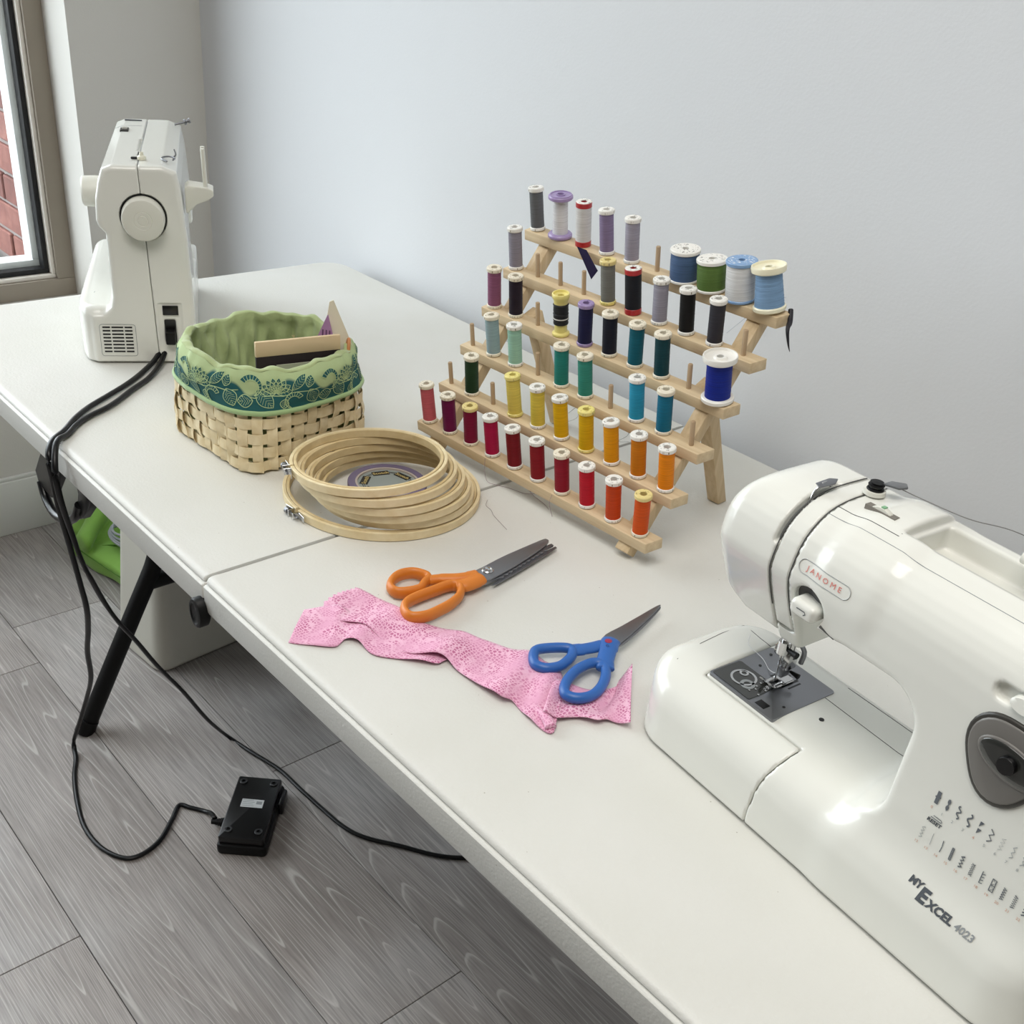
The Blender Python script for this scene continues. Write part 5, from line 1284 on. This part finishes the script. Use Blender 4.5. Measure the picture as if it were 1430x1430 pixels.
p2 = [(-.5960,.2375,TZ+.040),(-.576,.2330,TZ+.028),(-.556,.2150,TZ+.010)]+zt(CT2[3:], TZ+.0042)+CB+zt(CBF, .0038)
M_cable = mat('cable_black', '08080a', .36, spec=.35)
pc = tag(MB().tube(spline(p1, 6), .0042, 8, rz=.0032).build('pedal_cable', M_cable, smooth=180), 'black pedal cable running off the table edge to the foot pedal on the floor', 'cable')
tag(MB().tube(spline(p2, 6), .0042, 8, rz=.0032).build('power_cable', M_cable, smooth=180), 'black power cable hanging off the table edge and running under the table to the right', 'cable')
# foot pedal, upside down
pd = thing('foot_pedal', 'black sewing machine foot pedal lying upside down on the floor, with a white label', 'foot pedal', (-.3300, .2025, 0), (0, 0, math.atan2(-.0990, .1060)))
# local x = long axis (towards the camera), y = across
MB().prism(rrect(-.0735, .0735, -.0375, .0375, (.004,)*4, 4), .0205, .0355).build('base_plate', M_black, pd, bevel=.002)
MB().prism(rrect(-.0775, .0780, -.0400, .0420, (.008,)*4, 5), .0, .0200).build('pedal_cover', M_blackm, pd, bevel=.004)
MB().box((-.060, .040, .004), (-.018, .0500, .028)).build('hinge_block', M_black, pd, bevel=.004)
for x, y in ((-.060, -.026), (-.060, .026), (.056, -.024), (.056, .026)):
    r_ = MB().lathe([(.0035, .0355), (.0068, .0355), (.0068, .0370), (.0060, .0376), (.0035, .0376)], 24, Matrix.Translation((x, y, 0)), closed=True).build('rubber_foot', mat('foot_rubber', '2b2c2e', .4), pd, smooth=30)
lb = MB().box((-.0180, -.0180, .0355), (.0010, .0190, .0359)).build('rating_label', mat('label_white', 'c9cccc', .5), pd)
for k in range(4): MB().box((-.0155+k*.0042, -.0165, .0359), (-.0147+k*.0042, .0020+.002*(k % 2), .0360)).build('label_print', M_printL, lb)
MB().box((-.0140, .0070, .0359), (-.0070, .0165, .0360)).build('label_print', M_printL, lb)
b = MB()
for k in range(5): b.tube([(.018+0, -.0400-k*.0042, .012), (.018, -.0400-k*.0042-.003, .012)], .0085-k*.0010, 12)
b.tube([(.018, -.038, .012), (.018, -.063, .012)], .0045, 10)
b.build('cable_boot', M_blackm, pd, smooth=50)

# storage bin under the table
Fb = lambda x, y, z: np.maximum(ext(sd_box2(x, y, .0+.03*z, .172-.05*z, .0+.09*z, .34, .030), z, .0, .43, .008), -np.maximum(sd_box2(x, y, .012+.03*z, .160-.05*z, .012+.09*z, .328, .022), .012-z))
bn = thing('storage_bin', 'off-white plastic bin with rounded corners standing on the floor under the table', 'bin', (-.9620, .2450, 0), (0, 0, .09))
sdf_obj('bin_shell', lambda x, y, z: np.maximum(Fb(x, y, z), z-.412), (-.0, .0, 0), (.18, .35, .43), .004, M_binp, bn)
MB().tube([(x, y, .412) for x, y in rrect(.014, .150, .039, .338, (.028,)*4, 6)], .0035, 8, closed=True).build('bin_rim', M_binp, bn, smooth=60)
# green folded bag with a coil of cable
gb = thing('green_bag', 'lime green fabric bag lying crumpled on the floor behind the bin', 'bag', (-1.330, .300, 0), (0, 0, .165))
def f_bag(x, y, z):
    w = .0035*np.sin(x*45+y*30)+.0025*np.sin(y*70-x*25)
    base = ext(sd_box2(x, y, .0, .30, .0, .15, .02), z, .0, .042+.02*np.clip(y/.15, 0, 1), .010)
    t = np.clip((y-.0)/.15, 0, 1); ax_ = .068-.110*t; roll = np.hypot((x-ax_)*.82, z-.062-.045*t)-.021-.006*t
    roll = smax(roll, np.maximum(y-.150, -y-.005), .012)
    flap = ext(sd_box2(x, y, -.035, .07, .02, .15, .03), z, .0, .060+.25*np.clip(y-.05, 0, .1)*.4, .012)
    return smin(smin(base+w*.7, roll+w*.5, .008), flap+w, .012)
sdf_obj('bag_body', lambda x, y, z: smax(f_bag(x, y, z), .001-z, .002), (-.10, -.02, 0), (.31, .17, .14), .0042, M_lime, gb)
M_limed = mat('lime_dark', '4f7d22', .8)
MB().tube(spline([(.085, .004, .044), (.082, .020, .046), (.095, .045, .048), (.120, .060, .052), (.150, .066, .056)], 6), .0018, 6).build('bag_strap', M_limed, gb, smooth=60)
MB().tube(spline([(.004, -.001, .034), (.10, -.003, .036), (.20, -.003, .036), (.29, -.002, .036)], 6), .0014, 6).build('bag_seam', M_limed, gb, smooth=60)
b = MB()
for k in range(4):
    b.tube([(.135+.060*(1-k*.06)*math.cos(a), .085+.045*(1-k*.05)*math.sin(a), .075+k*.0065+.004*math.sin(2*a+k)) for a in np.linspace(0, 2*PI, 40, endpoint=False)], .0030, 8, closed=True)
o = b.build('coiled_cable', mat('cable_grey', '9fa2a6', .4), smooth=60); o.matrix_world = gb.matrix_basis.copy(); tag(o, 'coil of grey cable lying on the lime green bag', 'cable')

# ------------------------------------------------------------------ ribbons and loose threads
tag(MB().add([(x, y, z) for x, y, z in [(-.060, .548, TZ+.268), (-.043, .548, TZ+.268), (-.013, .541, TZ+.251), (-.022, .541, TZ+.238), (-.060, .5484, TZ+.268), (-.043, .5484, TZ+.268), (-.013, .5414, TZ+.251), (-.022, .5414, TZ+.238)]], [(0, 1, 2, 3), (7, 6, 5, 4), (0, 4, 5, 1), (1, 5, 6, 2), (2, 6, 7, 3), (3, 7, 4, 0)]).build('ribbon', M_ribbon), 'short dark purple ribbon end hanging behind the top slat of the rack', 'ribbon')
bpy.data.objects['ribbon'].location = (0, 0, 0)
def rk(d, n, z): 
    v_ = Matrix.Translation(RO) @ Matrix.Rotation(RTH, 4, 'Z') @ Vector((d, n, z)); return tuple(v_)
e6 = (SN*5, Z0+SZ*5)
tag(MB().tube(spline([rk(.386, e6[0]+.012, e6[1]+.004), rk(.393, e6[0]+.004, e6[1]-.006), rk(.398, e6[0]-.006, e6[1]-.012), rk(.404, e6[0]-.008, e6[1]-.026), rk(.408, e6[0]-.008, e6[1]-.034)], 5), [.0030]*8+[.0026-.0002*i for i in range(13)], 8).build('ribbon', M_ribbon, smooth=60), 'black tie end hanging from the right tip of the top slat', 'ribbon')
def lt(pts, label, r=.00022, col='8d8683'):
    tag(MB().tube(spline(pts, 6), r, 5).build('loose_thread', mat('loose_'+col, col, .7)), label, 'thread', 'loose threads')
M_tie = mat('tie_black', '15131c', .5); bpy.data.objects['ribbon.001'].data.materials[0] = M_tie
lt([rk(.122, -.0125, Z0-.002), rk(.124, -.014, .02), rk(.128, -.012, .004)]+zt([(-.0010,.3910),(.0150,.4000),(.0382,.4084),(.0434,.4281),(.0213,.4298)], TZ+.0005)+zt([(.040,.415),(.075,.408),(.10,.395)], TZ+.0005)+[rk(.238, -.013, .02), rk(.240, -.0125, .033)], 'thin mauve thread looping on the table under the bottom slat of the rack', .00025, '9b7f8b')
lt(zt([(.0250,.3560),(.035,.345),(.048,.342),(.060,.336),(.078,.331),(.0945,.3267)], TZ+.0005), 'short curly thread on the table right of the hoops', .00022, '8a7d80')
lt([rk(.118, .112, .190), rk(.127, .100, .160), rk(.132, .094, .150)], 'fine thread between the vintage yellow spool and the navy spool', .0002)
lt([rk(.372, .190, .280), rk(.350, .170, .262), rk(.338, .160, .245), rk(.330, .150, .232)], 'fine thread trailing down from the tilted light blue spool', .0002, 'a9b3bf')
lt([rk(.200, .085, .125), rk(.182, .07, .100), rk(.168, .060, .082), rk(.200, .062, .100), rk(.186, .072, .118)], 'fine grey thread hanging behind the midnight blue spool', .0002)
lt([rk(.260, .075, .118), rk(.268, .080, .100), rk(.258, .075, .088), rk(.275, .074, .094)], 'fine dark thread curling left of the turquoise spool', .0002, '54606a')
m1w = Matrix.Translation((.4572, .1768, TZ)) @ Matrix.Rotation(math.atan2(-.11513, .99335), 4, 'Z')
def m1p(u, v, z): return tuple(m1w @ Vector((u, v, z)))
lt([m1p(.100, .097, .283), m1p(.115, .106, .279), m1p(.150, .118, .276), m1p(.175, .135, .275), m1p(.21, .150, .270), m1p(.25, .150, .277), m1p(.32, .16, .28)], 'grey sewing thread trailing across the top of the near sewing machine', .0004, '7a7a7a')
lt([m1p(.057, .076, .1455), m1p(.0575, .076, .120), m1p(.056, .078, .092), m1p(.044, .084, .0825), m1p(.028, .092, .0820), m1p(.008, .095, .0830), m1p(-.004, .110, .0820)], 'white thread from the needle lying across the bed of the near machine', .0003, 'd5d5d5')
